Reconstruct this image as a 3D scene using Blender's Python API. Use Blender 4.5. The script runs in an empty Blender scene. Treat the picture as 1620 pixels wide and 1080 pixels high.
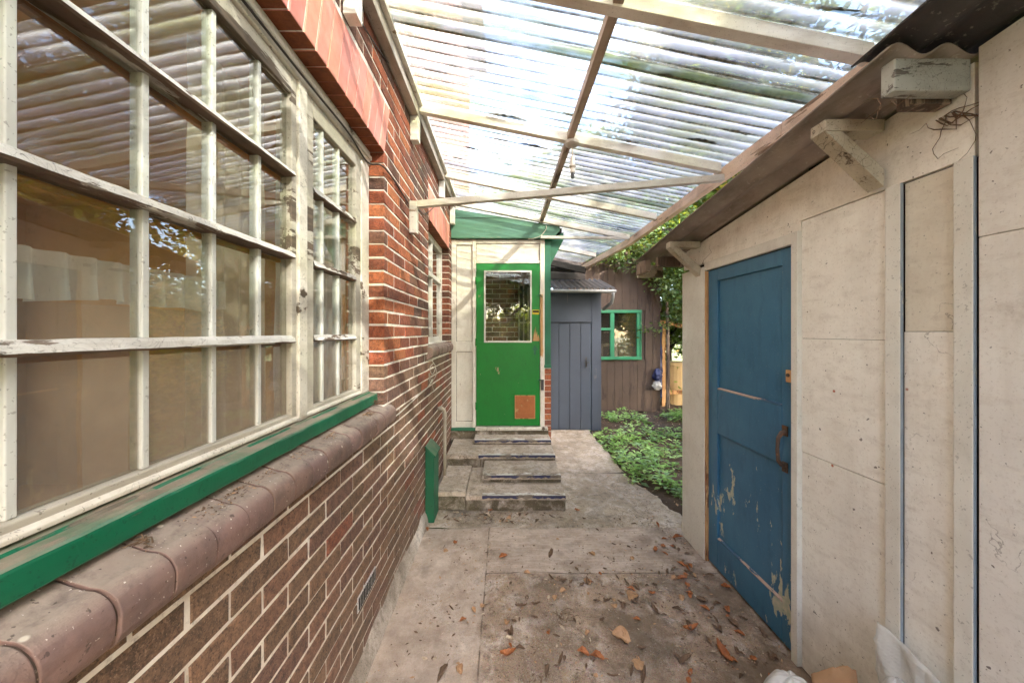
import bpy, math, random
import numpy as np
from mathutils import Vector, Matrix, noise as mnoise
R = math.radians
rnd = random.Random(7)
scene = bpy.context.scene
COL = scene.collection

# ------------------------------------------------------------------ helpers
def S(r, g, b, f=1.0):
    def c(v):
        v /= 255.0
        return (v / 12.92 if v <= 0.04045 else ((v + 0.055) / 1.055) ** 2.4) * f
    return (c(r), c(g), c(b))

ORG = {}
def tag(o, label=None, cat=None, group=None, kind=None):
    if label: o['label'] = label
    if cat: o['category'] = cat
    if group: o['group'] = group
    if kind: o['kind'] = kind
    return o

def thing(name, label, cat, loc=(0, 0, 0), group=None):
    o = bpy.data.objects.new(name, None)
    o.empty_display_size = 0.1
    COL.objects.link(o)
    o.location = loc
    ORG[o.name] = Vector(loc)
    return tag(o, label, cat, group)

class MB:
    def __init__(s):
        s.v = []; s.f = []; s.m = []; s.c = []
    def face(s, idx, mi=0, col=(1, 1, 1)):
        s.f.append(tuple(idx)); s.m.append(mi); s.c.append(col)
    def hexa(s, p, mi=0, col=(1, 1, 1)):
        b = len(s.v); s.v += [tuple(q) for q in p]
        for q in ((0, 3, 2, 1), (4, 5, 6, 7), (0, 1, 5, 4), (1, 2, 6, 5), (2, 3, 7, 6), (3, 0, 4, 7)):
            s.face([b + i for i in q], mi, col)
        return s
    def box(s, x0, x1, y0, y1, z0, z1, mi=0, col=(1, 1, 1)):
        return s.hexa([(x0, y0, z0), (x1, y0, z0), (x1, y1, z0), (x0, y1, z0),
                       (x0, y0, z1), (x1, y0, z1), (x1, y1, z1), (x0, y1, z1)], mi, col)
    def bar(s, p0, p1, w, h, up=(0, 0, 1), mi=0, col=(1, 1, 1)):
        p0 = Vector(p0); p1 = Vector(p1); d = (p1 - p0).normalized()
        sd = d.cross(Vector(up)).normalized(); u = sd.cross(d).normalized()
        a = sd * w / 2; b = u * h / 2
        q = []
        for c in (-1, 1):
            for p, sg in ((p0, -1), (p0, 1), (p1, 1), (p1, -1)):
                q.append(p + a * sg + b * c)
        return s.hexa(q, mi, col)
    def prism(s, pts, off, mi=0, col=(1, 1, 1)):
        n = len(pts); b = len(s.v); off = Vector(off)
        s.v += [tuple(p) for p in pts] + [tuple(Vector(p) + off) for p in pts]
        s.face(list(range(b, b + n))[::-1], mi, col); s.face(range(b + n, b + 2 * n), mi, col)
        for i in range(n):
            j = (i + 1) % n
            s.face((b + i, b + j, b + n + j, b + n + i), mi, col)
        return s
    def tube(s, pts, r, seg=6, mi=0, col=(1, 1, 1), cap=True):
        pts = [Vector(p) for p in pts]; n = len(pts); b = len(s.v)
        rr = r if isinstance(r, (list, tuple)) else [r] * n
        prev = None
        for i, p in enumerate(pts):
            d = (pts[min(i + 1, n - 1)] - pts[max(i - 1, 0)]).normalized()
            if prev is None:
                a = d.cross(Vector((0, 0, 1)))
                if a.length < 0.05: a = d.cross(Vector((1, 0, 0)))
            else:
                a = prev - d * prev.dot(d)
            a.normalize(); prev = a; c = d.cross(a)
            for k in range(seg):
                t = 2 * math.pi * k / seg
                s.v.append(tuple(p + (a * math.cos(t) + c * math.sin(t)) * rr[i]))
        for i in range(n - 1):
            for k in range(seg):
                k2 = (k + 1) % seg
                s.face((b + i * seg + k, b + i * seg + k2, b + (i + 1) * seg + k2, b + (i + 1) * seg + k), mi, col)
        if cap:
            s.face([b + k for k in range(seg)][::-1], mi, col)
            s.face([b + (n - 1) * seg + k for k in range(seg)], mi, col)
        return s
    def grid(s, fn, nu, nv, mi=0, col=(1, 1, 1)):
        b = len(s.v)
        for i in range(nu + 1):
            for j in range(nv + 1):
                s.v.append(tuple(fn(i / nu, j / nv)))
        for i in range(nu):
            for j in range(nv):
                a = b + i * (nv + 1) + j
                s.face((a, a + nv + 1, a + nv + 2, a + 1), mi, col)
        return s
    def build(s, name, mats, parent=None, bevel=0, smooth=False, solid=0, origin=None):
        if not isinstance(mats, (list, tuple)): mats = [mats]
        if parent is not None: org = ORG[parent.name]
        else: org = Vector(origin) if origin else Vector((0, 0, 0))
        me = bpy.data.meshes.new(name)
        me.from_pydata([(x - org.x, y - org.y, z - org.z) for x, y, z in s.v], [], s.f)
        for m in mats: me.materials.append(m)
        me.polygons.foreach_set('material_index', s.m)
        if smooth: me.polygons.foreach_set('use_smooth', [True] * len(s.f))
        at = me.attributes.new('Col', 'FLOAT_COLOR', 'FACE')
        at.data.foreach_set('color', [v for c in s.c for v in (c[0], c[1], c[2], 1.0)])
        me.update()
        o = bpy.data.objects.new(name, me); COL.objects.link(o)
        if parent is not None: o.parent = parent
        else: o.location = org
        ORG[o.name] = org
        if bevel:
            md = o.modifiers.new('b', 'BEVEL'); md.width = bevel; md.segments = 2
            md.limit_method = 'ANGLE'; md.angle_limit = R(40)
        if solid:
            md = o.modifiers.new('s', 'SOLIDIFY'); md.thickness = solid; md.offset = 0
        return o

def fbm(x, y, z=0.0, o=4):
    return mnoise.fractal(Vector((x, y, z)), 1.0, 2.0, o)

# ------------------------------------------------------------------ materials
class NT:
    def __init__(s, name):
        s.m = bpy.data.materials.new(name); s.m.use_nodes = True
        s.t = s.m.node_tree; s.t.nodes.clear()
        s.out = s.t.nodes.new('ShaderNodeOutputMaterial')
        s.tc = s.t.nodes.new('ShaderNodeTexCoord')
        s.obj = s.tc.outputs['Object']
    def n(s, typ, ins=None, **pr):
        nd = s.t.nodes.new('ShaderNode' + typ)
        for k, v in pr.items(): setattr(nd, k, v)
        for k, v in (ins or {}).items():
            sk = nd.inputs[k]
            if isinstance(v, bpy.types.NodeSocket): s.t.links.new(v, sk)
            elif isinstance(v, bpy.types.Node): s.t.links.new(v.outputs[0], sk)
            else:
                if sk.type == 'RGBA' and len(v) == 3: v = (*v, 1)
                sk.default_value = v
        return nd
    def noise(s, scale, detail=4, rough=.55, vec=None, dist=0):
        return s.n('TexNoise', {'Scale': scale, 'Detail': detail, 'Roughness': rough, 'Distortion': dist, 'Vector': vec or s.obj}).outputs['Fac']
    def vor(s, scale, vec=None, feat='F1', rnd_=1):
        return s.n('TexVoronoi', {'Scale': scale, 'Vector': vec or s.obj, 'Randomness': rnd_}, feature=feat)
    def map(s, scale=(1, 1, 1), rot=(0, 0, 0), loc=(0, 0, 0), vec=None):
        return s.n('Mapping', {'Vector': vec or s.obj, 'Scale': scale, 'Rotation': rot, 'Location': loc}).outputs[0]
    def ramp(s, fac, a, b, va=0., vb=1.):
        return s.n('MapRange', {'Value': fac, 'From Min': a, 'From Max': b, 'To Min': va, 'To Max': vb}, clamp=True).outputs[0]
    def math(s, op, a, b=0.):
        return s.n('Math', {0: a, 1: b}, operation=op).outputs[0]
    def mix(s, fac, a, b, mode='MIX'):
        nd = s.t.nodes.new('ShaderNodeMix'); nd.data_type = 'RGBA'; nd.blend_type = mode
        for i, v in ((0, fac), (6, a), (7, b)):
            sk = nd.inputs[i]
            if isinstance(v, bpy.types.NodeSocket): s.t.links.new(v, sk)
            elif i == 0: sk.default_value = v
            else: sk.default_value = (*v[:3], 1)
        return nd.outputs[2]
    def bump(s, h, st=.3, d=.01):
        return s.n('Bump', {'Height': h, 'Strength': st, 'Distance': d}).outputs[0]
    def sep(s, vec=None):
        return s.n('SeparateXYZ', {0: vec or s.obj}).outputs
    def attr(s, nm='Col'):
        return s.n('Attribute', attribute_name=nm).outputs['Color']
    def pbr(s, col, rough=.6, bump=None, **kw):
        d = {'Base Color': col, 'Roughness': rough}
        if bump is not None: d['Normal'] = bump
        for k, v in kw.items(): d[k.replace('_', ' ')] = v
        return s.n('BsdfPrincipled', d)
    def schlick(s, f0=.04):
        f = s.n('LayerWeight', {'Blend': .5}).outputs['Facing']
        return s.math('ADD', s.math('MULTIPLY', s.math('POWER', f, 5.0), 1 - f0), f0)
    def end(s, sh):
        s.t.links.new(sh.outputs[0] if isinstance(sh, bpy.types.Node) else sh, s.out.inputs[0]); return s.m

def paint(name, col, rough=.5, under=S(120, 98, 75), chip=.66, chipscale=9, dirt=.35, dirtcol=S(95, 80, 62),
          dscale=3, spk=.3, grain=(1, 1, 1), bump=.25, dust=0.0, crack=0.0, seed=0, patch=None):
    t = NT(name)
    base = t.map(loc=(seed * 3.1, seed * 1.7, seed))
    gv = t.map(scale=grain, loc=(seed * 2.3, seed, seed * 1.1))
    big = t.noise(dscale, 6, .6, base)
    fine = t.noise(70, 4, .6, gv)
    c = t.mix(t.ramp(t.noise(1.7, 3, .5, base), .3, .7), tuple(v * .92 for v in col), tuple(min(1, v * 1.06) for v in col))
    c = t.mix(t.math('MULTIPLY', t.ramp(big, .45, .72), dirt), c, dirtcol)
    c = t.mix(t.math('MULTIPLY', t.ramp(t.noise(22, 5, .7, gv), .5, .75), dirt * .8), c, dirtcol)
    g = t.noise(chipscale, 12, .68, gv)
    loc = t.noise(chipscale * .22, 3, .5, base)
    cm = t.ramp(t.math('ADD', g, t.math('MULTIPLY', t.math('SUBTRACT', loc, .5), .35)), chip - .02, chip - .005)
    c = t.mix(cm, c, t.mix(t.ramp(fine, .4, .6), tuple(v * .6 for v in under), under))
    if spk:
        sp = t.ramp(t.noise(160, 2, .5, base), .655, .69)
        sp2 = t.ramp(t.noise(48, 3, .62, base), .675, .70)
        c = t.mix(t.math('MULTIPLY', t.math('MAXIMUM', sp, sp2), spk), c, tuple(v * .25 for v in dirtcol))
    if crack:
        v = t.vor(crack, t.map(scale=grain, vec=t.n('VectorMath', {0: base, 1: t.n('TexNoise', {'Scale': 6, 'Vector': base}).outputs['Color']}, operation='ADD').outputs[0]), 'DISTANCE_TO_EDGE').outputs[0]
        cr = t.math('MULTIPLY', t.ramp(v, .0, .02, 1, 0), t.ramp(big, .45, .6))
        c = t.mix(cr, c, tuple(v * .2 for v in dirtcol))
    if dust:
        nz = t.sep(t.n('NewGeometry').outputs['Normal'])[2]
        du = t.math('MULTIPLY', t.ramp(nz, .5, .95), t.ramp(t.noise(9, 6, .65, base), .25, .65))
        c = t.mix(t.math('MULTIPLY', du, dust), c, S(150, 135, 120))
    h = t.math('SUBTRACT', t.math('MULTIPLY', t.noise(30, 5, .6, gv), .5), t.math('MULTIPLY', cm, .35))
    rg = t.ramp(big, .3, .7, rough * .85, min(1, rough * 1.25))
    return t.end(t.pbr(c, rg, t.bump(h, bump, .006)))

MT = {}
MT['white'] = paint('white_paint', S(225, 221, 212), .5, S(150, 128, 105), .67, 10, .35, S(130, 112, 90), 3, .4, (1, 1, 1))
MT['white_bar'] = paint('white_bar_paint', S(216, 214, 208), .5, S(112, 96, 82), .60, 14, .5, S(120, 102, 84), 5, .4, (1, .25, 1), crack=30)
MT['white_vert'] = paint('white_vertical_paint', S(216, 218, 214), .45, S(120, 100, 80), .69, 12, .25, S(125, 108, 88), 4, .4, (1, 1, .3))
MT['white_frame'] = paint('white_frame_paint', S(220, 214, 202), .5, S(100, 85, 70), .61, 9, .5, S(125, 106, 82), 4, .5, (1, .3, .6), crack=25)
MT['bar_under'] = paint('brown_bar_underside', S(104, 82, 66), .7, S(200, 192, 180), .62, 10, .5, S(60, 46, 38), 6, .4, (1, .2, 1), .4)  # darker brown for the lower faces of the horizontal bars
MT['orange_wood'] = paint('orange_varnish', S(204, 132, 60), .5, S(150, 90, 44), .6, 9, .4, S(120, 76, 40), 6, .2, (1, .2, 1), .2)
MT['head'] = paint('grey_head_paint', S(192, 186, 172), .6, S(105, 90, 76), .60, 8, .55, S(105, 90, 72), 4, .5, (1, .12, 1))
MT['rafter'] = paint('rafter_paint', S(238, 232, 221), .55, S(158, 133, 108), .66, 8, .45, S(150, 126, 100), 4, .3, (.2, 1, 1), seed=2)
MT['purlin'] = paint('purlin_wood', S(182, 163, 143), .6, S(120, 98, 80), .56, 8, .6, S(110, 90, 72), 4, .3, (1, .15, 1), seed=3)
MT['tie'] = paint('tie_paint', S(212, 206, 196), .55, S(140, 120, 100), .65, 8, .5, S(135, 118, 98), 4, .4, (.15, 1, 1), seed=4)
MT['eave'] = paint('eave_wood', S(244, 218, 194), .6, S(180, 148, 122), .62, 8, .4, S(150, 120, 95), 4, .5, (1, .12, 1), seed=5)
MT['plate'] = paint('plate_paint', S(185, 176, 166), .55, S(110, 95, 80), .6, 8, .6, S(100, 85, 70), 4, .5, (1, .15, 1), seed=6)
MT['porch_white'] = paint('porch_white', S(228, 222, 210), .5, S(170, 150, 130), .69, 8, .35, S(165, 145, 118), 2.5, .5, (1, 1, .5), seed=7)
MT['porch_green'] = paint('porch_green', S(82, 128, 108), .5, S(140, 150, 130), .64, 9, .5, S(70, 100, 78), 4, .2, (.15, 1, 1), seed=8)
MT['post_green'] = paint('post_green', S(36, 108, 78), .45, S(150, 150, 140), .68, 9, .35, S(50, 70, 55), 4, .2, (1, 1, .2), seed=9)
MT['door_green'] = paint('door_green', S(20, 124, 46), .32, S(190, 165, 130), .70, 16, .35, S(26, 92, 40), 3, .3, (1, 1, .35), .3, seed=10)
MT['sill_green'] = paint('sill_green', S(12, 102, 72), .38, S(120, 112, 98), .615, 13, .3, S(40, 66, 54), 5, .35, (1, .12, 1), .4, dust=1.0, crack=16, seed=11)
MT['box_green'] = paint('box_green', S(16, 96, 66), .5, S(120, 120, 100), .66, 11, .35, S(60, 75, 60), 5, .5, (1, 1, .3), .3, dust=.85, seed=12)
MT['shed_grey'] = paint('shed_grey_paint', S(60, 69, 84), .6, S(120, 118, 118), .69, 9, .4, S(62, 66, 76), 3, .2, (1, 1, .15), .3, seed=13)
MT['brown'] = paint('brown_boards', S(84, 68, 56), .7, S(70, 55, 47), .6, 9, .5, S(70, 58, 50), 3, .3, (1, 1, .12), .4, seed=14)
MT['tar'] = paint('tarred_boards', S(58, 54, 52), .8, S(120, 110, 100), .64, 7, .6, S(35, 32, 32), 4, .3, (.15, 1, 1), .5, seed=15)
MT['frame_green'] = paint('frame_green', S(52, 140, 96), .5, S(150, 145, 130), .64, 11, .4, S(60, 85, 70), 5, .3, (1, 1, 1), .3, seed=16)
MT['batten'] = paint('batten_paint', S(228, 226, 216), .5, S(140, 80, 45), .735, 12, .25, S(150, 135, 110), 3, .35, (1, 1, .6), .2, seed=17)
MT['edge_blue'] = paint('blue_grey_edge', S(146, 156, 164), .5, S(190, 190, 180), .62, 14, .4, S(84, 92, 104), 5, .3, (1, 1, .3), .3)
MT['wood_raw'] = paint('raw_wood', S(205, 160, 108), .7, S(150, 100, 60), .56, 12, .4, S(130, 85, 50), 6, .3, (1, 1, .1), .4)
MT['wood_old'] = paint('old_wood', S(150, 130, 112), .75, S(95, 80, 68), .55, 8, .6, S(85, 70, 58), 4, .4, (1, 1, .1), .5, seed=18)
MT['hardboard'] = paint('hardboard', S(172, 104, 58), .6, S(195, 150, 100), .62, 9, .5, S(120, 70, 40), 5, .3, (1, 1, 1), .2)
MT['pipe'] = paint('pipe_grey', S(178, 168, 152), .5, S(120, 110, 98), .68, 9, .5, S(120, 105, 88), 5, .4, (1, 1, .4), .2)
MT['rust'] = paint('rusty_metal', S(84, 66, 54), .6, S(120, 80, 54), .55, 25, .5, S(60, 45, 38), 20, .3, (1, 1, 1), .3)
MT['dark_metal'] = paint('dark_metal', S(60, 60, 62), .45, S(110, 85, 65), .66, 25, .4, S(40, 36, 34), 10, .2)
MT['lamp'] = paint('lamp_plastic', S(205, 196, 184), .4, S(150, 135, 120), .7, 20, .4, S(140, 125, 108), 8, .3)
MT['gutter'] = paint('gutter_grey', S(128, 130, 130), .4, S(120, 118, 112), .68, 9, .4, S(110, 105, 98), 5, .3)
MT['bracket'] = paint('bracket_paint', S(196, 187, 168), .6, S(120, 104, 86), .62, 9, .5, S(115, 98, 78), 5, .5, (.4, .4, .4), .35, crack=22, seed=20)
MT['endboard'] = paint('end_board_paint', S(178, 180, 172), .55, S(110, 105, 98), .63, 9, .4, S(105, 100, 90), 4, .5, (.2, 1, 1), .4, crack=24, seed=21)
MT['cable_black'] = paint('cable_black', S(42, 34, 30), .5, S(70, 55, 45), .7, 9, .2)
MT['cable_white'] = paint('cable_white', S(205, 195, 180), .5, S(150, 135, 118), .7, 9, .4)

def mat_board(name, col, seed=0, dark=0.0):
    t = NT(name)
    v = t.map(loc=(seed * 2.7, seed * 1.3, seed * .7))
    vs = t.map(scale=(1, 1, .18), loc=(seed, 0, 0))
    vd = t.map(scale=(1, .35, 1), rot=(R(52), 0, 0), loc=(seed, seed, 0))
    c = t.mix(t.ramp(t.noise(1.6, 5, .6, v), .3, .7), tuple(q * .86 for q in col), tuple(min(1, q * 1.05) for q in col))
    c = t.mix(t.ramp(t.noise(5, 6, .7, vs), .48, .78, 0, .4), c, S(180, 166, 144))
    c = t.mix(t.ramp(t.noise(95, 3, .6, v), .58, .75, 0, .3), c, S(140, 122, 98))
    # trowel / brush streaks
    c = t.mix(t.ramp(t.noise(22, 6, .7, vd), .52, .7, 0, .22), c, S(146, 128, 104))
    c = t.mix(t.ramp(t.noise(34, 5, .7, t.map(scale=(1, .3, 1), rot=(R(40), 0, 0), loc=(3, seed, 1))), .55, .7, 0, .3), c, S(240, 235, 222))
    c = t.mix(t.ramp(t.noise(3.2, 7, .7, t.map(loc=(seed, 6, 2))), .5, .68, 0, .25), c, S(196, 182, 158))
    c = t.mix(t.ramp(t.noise(13, 7, .75, t.map(loc=(seed + 2, 1, 6))), .56, .7, 0, .25), c, S(160, 144, 120))
    c = t.mix(t.ramp(t.noise(60, 5, .75, v), .56, .7, 0, .18), c, S(140, 122, 100))
    # black mould marks and nicks, denser low down
    z = t.sep()[2]
    low = t.ramp(z, .0, 1.3, .095, 0)
    nk = t.math('ADD', t.noise(26, 5, .75, vd), low)
    c = t.mix(t.ramp(nk, .725, .745, 0, .85), c, S(52, 42, 34))
    sp = t.noise(105, 2, .5, v)
    c = t.mix(t.ramp(sp, .71, .74, 0, .6), c, S(80, 64, 50))
    sp = t.noise(40, 2, .5, v)
    c = t.mix(t.ramp(sp, .735, .755, 0, .8), c, S(70, 54, 42))
    # hairline cracks
    wv = t.n('VectorMath', {0: v, 1: t.n('TexNoise', {'Scale': 3.5, 'Detail': 6, 'Vector': v}).outputs['Color']}, operation='ADD').outputs[0]
    ck = t.vor(1.3, wv, 'DISTANCE_TO_EDGE').outputs[0]
    c = t.mix(t.math('MULTIPLY', t.ramp(ck, 0, .004, .6, 0), t.ramp(t.noise(2.3, 3, .5, t.map(loc=(seed + 9, 2, 1))), .6, .64)), c, S(92, 78, 62))
    # rust nails
    vv = t.vor(4.2, t.map(loc=(seed * 5, 3, 1))).outputs['Distance']
    c = t.mix(t.ramp(vv, .022, .034, .95, 0), c, S(165, 82, 34))
    # damp tide low down
    c = t.mix(t.math('MULTIPLY', t.ramp(z, .05, .55, .55, 0), t.ramp(t.noise(4, 5, .6, v), .35, .65)), c, S(132, 120, 98))
    h = t.math('ADD', t.math('MULTIPLY', t.noise(7, 6, .6, v), .7), t.math('MULTIPLY', t.noise(120, 3, .6, vd), .25))
    return t.end(t.pbr(c, .72, t.bump(h, .35, .008)))
MT['board'] = mat_board('cream_cement_board', S(250, 246, 236))
MT['board_dark'] = mat_board('grey_cement_board', S(230, 223, 206), 3)
MT['ply'] = mat_board('pale_ply_board', S(238, 234, 226), 5)

def mat_brick():
    t = NT('brick')
    c = t.attr()
    pos = t.obj
    n1 = t.noise(38, 6, .7)
    c = t.mix(t.ramp(n1, .33, .67), t.mix(.62, c, (0, 0, 0)), t.mix(.16, c, S(200, 140, 100)))
    c = t.mix(t.ramp(t.noise(170, 3, .6), .53, .64, 0, .7), c, S(54, 42, 37))
    c = t.mix(t.ramp(t.noise(210, 2, .6, t.map(loc=(3, 1, 2))), .58, .66, 0, .55), c, S(165, 134, 112))
    # dusty film low on the wall
    z = t.sep()[2]
    d = t.math('MULTIPLY', t.ramp(z, .0, .55, .45, .05), t.ramp(t.noise(6, 5, .6), .3, .7))
    c = t.mix(d, c, S(150, 134, 122))
    h = t.math('ADD', t.noise(45, 6, .7), t.math('MULTIPLY', t.noise(190, 3, .6), .7))
    return t.end(t.pbr(c, .85, t.bump(h, .9, .008)))
MT['brick'] = mat_brick()
def mat_mortar():
    t = NT('mortar')
    c = t.mix(t.ramp(t.noise(7, 6, .65), .35, .68), S(248, 242, 232), S(208, 192, 176))
    c = t.mix(t.ramp(t.noise(60, 4, .6), .55, .75, 0, .6), c, S(120, 104, 90))
    z = t.sep()[2]
    c = t.mix(t.ramp(z, .1, .6, .5, 0), c, S(158, 138, 120))
    return t.end(t.pbr(c, .9, t.bump(t.noise(90, 5, .7), .5, .004)))
MT['mortar'] = mat_mortar()
def mat_soldier():
    t = NT('soldier_red')
    c = t.mix(1.0, t.attr(), t.mix(t.ramp(t.noise(9, 6, .65), .3, .7), S(226, 154, 136), S(204, 124, 106)), 'MULTIPLY')
    c = t.mix(t.ramp(t.noise(28, 6, .7, t.map(scale=(1, 2, .3), rot=(R(20), 0, 0))), .55, .72, 0, .45), c, S(214, 150, 130))
    c = t.mix(t.ramp(t.noise(120, 3, .6), .68, .74, 0, .5), c, S(90, 50, 42))
    return t.end(t.pbr(c, .55, t.bump(t.noise(40, 5, .6), .2, .004)))
MT['soldier'] = mat_soldier()
def mat_sillbrick():
    t = NT('bullnose_brick')
    c = t.mix(t.ramp(t.noise(14, 6, .6), .3, .7), S(116, 95, 88), S(140, 114, 104))
    c = t.mix(.45, c, t.attr(), 'MULTIPLY')
    c = t.mix(t.ramp(t.noise(5, 4, .6, t.map(loc=(1, 5, 2))), .5, .7, 0, .5), c, S(92, 78, 78))
    nz = t.sep(t.n('NewGeometry').outputs['Normal'])[2]
    du = t.math('MULTIPLY', t.ramp(nz, .55, .98), t.ramp(t.noise(11, 7, .7), .2, .56, .35, 1))
    c = t.mix(du, c, S(156, 142, 130))
    c = t.mix(t.ramp(t.noise(18, 6, .7, t.map(loc=(4, 4, 4))), .5, .68, 0, .55), c, S(84, 70, 68))
    c = t.mix(t.ramp(t.noise(130, 2, .5), .7, .74, 0, .9), c, S(215, 205, 195))
    c = t.mix(t.ramp(t.vor(14).outputs['Distance'], .05, .09, .8, 0), c, S(215, 205, 190))
    c = t.mix(t.ramp(t.noise(90, 3, .5, t.map(loc=(7, 1, 2))), .66, .7, 0, .7), c, S(60, 48, 42))
    return t.end(t.pbr(c, t.ramp(du, 0, .8, .5, .9), t.bump(t.noise(45, 7, .7), .6, .006)))
MT['sillbrick'] = mat_sillbrick()
MT['joint'] = paint('grime_shade_joint', S(92, 78, 68), .9, S(170, 150, 130), .56, 30, .5)  # grime between sill bricks, and the drawn shade lines around porch panels

def mat_concrete(name, a, b, moss=.3, agg=.5, seed=0, stain=S(105, 92, 78)):
    t = NT(name)
    v = t.map(loc=(seed * 4.1, seed * 2.3, seed))
    c = t.mix(t.ramp(t.noise(2.2, 7, .62, v), .32, .68), a, b)
    c = t.mix(t.ramp(t.noise(7, 7, .7, v, .6), .48, .66, 0, .75), c, S(222, 210, 200))
    c = t.mix(t.ramp(t.noise(1.5, 6, .65, t.map(loc=(seed + 3, 7, 1))), .46, .6, 0, moss), c, stain)
    c = t.mix(t.ramp(t.noise(19, 7, .75, v), .5, .66, 0, .6), c, S(92, 80, 68))
    c = t.mix(t.ramp(t.noise(3.4, 7, .72, t.map(loc=(seed + 6, 1, 4))), .52, .62, 0, moss * .9), c, S(86, 78, 64))
    vo = t.vor(150, v)
    c = t.mix(t.math('MULTIPLY', t.ramp(vo.outputs['Distance'], .25, .5, 1, 0), agg), c,
              t.mix(.6, vo.outputs['Color'], S(150, 132, 120)), 'SOFT_LIGHT')
    c = t.mix(t.ramp(t.noise(200, 2, .6, v), .61, .67, 0, .85), c, S(70, 60, 52))
    c = t.mix(t.ramp(t.noise(150, 2, .5, t.map(loc=(2, seed, 5))), .66, .70, 0, .5), c, S(222, 214, 205))
    ve = t.vor(1.1, t.n('VectorMath', {0: v, 1: t.n('TexNoise', {'Scale': 2.5, 'Detail': 5, 'Vector': v}).outputs['Color']}, operation='ADD').outputs[0], 'DISTANCE_TO_EDGE').outputs[0]
    c = t.mix(t.math('MULTIPLY', t.ramp(ve, 0, .006, .7, 0), t.ramp(t.noise(1.7, 3, .5, t.map(loc=(seed, 4, 2))), .52, .58)), c, S(78, 66, 56))
    h = t.math('ADD', t.math('MULTIPLY', t.noise(16, 7, .65, v), .8), t.math('MULTIPLY', t.noise(140, 3, .6, v), .4))
    return t.end(t.pbr(c, .88, t.bump(h, .6, .008)))
MT['conc_left'] = mat_concrete('concrete_pale', S(206, 190, 178), S(178, 160, 148), .35, .5, 1)
MT['conc_main'] = mat_concrete('concrete_brown', S(158, 140, 128), S(136, 122, 108), .8, .9, 2, S(98, 90, 74))
MT['conc_brush'] = mat_concrete('concrete_brushed', S(212, 190, 178), S(182, 162, 148), .3, .5, 3)
MT['conc_far'] = mat_concrete('concrete_far', S(198, 182, 162), S(170, 154, 134), .4, .4, 4)
def mat_near():
    mat = mat_concrete('concrete_near', S(190, 167, 146), S(164, 142, 122), .55, .85, 2, S(116, 98, 80))
    nt = mat.node_tree; t = NT.__new__(NT); t.m = mat; t.t = nt
    bs = [n for n in nt.nodes if n.type == 'BSDF_PRINCIPLED'][0]
    t.tc = [n for n in nt.nodes if n.type == 'TEX_COORD'][0]; t.obj = t.tc.outputs['Object']
    c = bs.inputs['Base Color'].links[0].from_socket
    x, y, z = t.sep()
    w = t.math('MULTIPLY', t.math('SUBTRACT', t.noise(5, 6, .7), .5), .16)
    xx = t.math('ADD', x, w); yy = t.math('ADD', y, w)
    left = t.ramp(xx, -.15, -.10, 1, 0)
    band = t.math('MULTIPLY', t.ramp(yy, 2.24, 2.29), t.ramp(xx, -.15, -.10))
    m = t.math('MAXIMUM', left, band)
    pale = t.mix(t.ramp(t.noise(8, 7, .7), .36, .64), S(180, 162, 148), S(216, 200, 186))
    c2 = t.mix(t.math('MULTIPLY', m, t.ramp(t.noise(3.5, 6, .7), .3, .62, .25, .75)), c, pale)
    # brushed texture lines on the band and faint construction joints
    br = t.noise(60, 4, .6, t.map(scale=(.08, 1, 1)))
    c2 = t.mix(t.math('MULTIPLY', band, t.ramp(br, .5, .62, 0, .25)), c2, S(232, 214, 200))
    j1 = t.ramp(t.math('ABSOLUTE', t.math('ADD', t.math('ADD', x, .125), t.math('MULTIPLY', w, .05))), .002, .006, 1, 0)
    j2 = t.math('MULTIPLY', t.ramp(t.math('ABSOLUTE', t.math('ADD', t.math('SUBTRACT', y, 2.268), t.math('MULTIPLY', w, .06))), .002, .006, 1, 0), t.ramp(x, -.14, -.12))
    jm = t.math('MULTIPLY', t.math('MAXIMUM', j1, j2), t.ramp(t.noise(9, 4, .6), .4, .56, .1, .8))
    c2 = t.mix(jm, c2, S(86, 72, 60))
    # grime gathered along the shed side
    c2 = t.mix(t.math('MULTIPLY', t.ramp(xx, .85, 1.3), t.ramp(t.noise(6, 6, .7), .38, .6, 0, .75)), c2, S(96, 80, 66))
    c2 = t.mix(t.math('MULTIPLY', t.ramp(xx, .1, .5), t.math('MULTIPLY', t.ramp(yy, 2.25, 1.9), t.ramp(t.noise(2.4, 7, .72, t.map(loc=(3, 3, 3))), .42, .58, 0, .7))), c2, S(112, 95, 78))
    nt.links.new(c2, bs.inputs['Base Color'])
    return mat
MT['conc_near'] = mat_near()
MT['step'] = mat_concrete('concrete_step', S(206, 190, 172), S(176, 160, 142), .3, .4, 5, S(120, 108, 86))
MT['step_dark'] = mat_concrete('concrete_riser', S(122, 110, 92), S(96, 86, 70), .7, .4, 6, S(84, 80, 56))  # darker step concrete, riser shade put into its colour
MT['fillet'] = mat_concrete('cement_fillet', S(222, 212, 202), S(176, 162, 148), .4, .2, 7)
MT['nosing_white'] = paint('nosing_white', S(225, 222, 215), .6, S(165, 150, 135), .56, 16, .4, S(160, 145, 128), 8, .4, (.4, 1, 1))
MT['nosing_blue'] = paint('nosing_blue', S(52, 56, 92), .6, S(140, 128, 115), .58, 16, .4, S(90, 85, 85), 8, .3, (.3, 1, 1))

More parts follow.
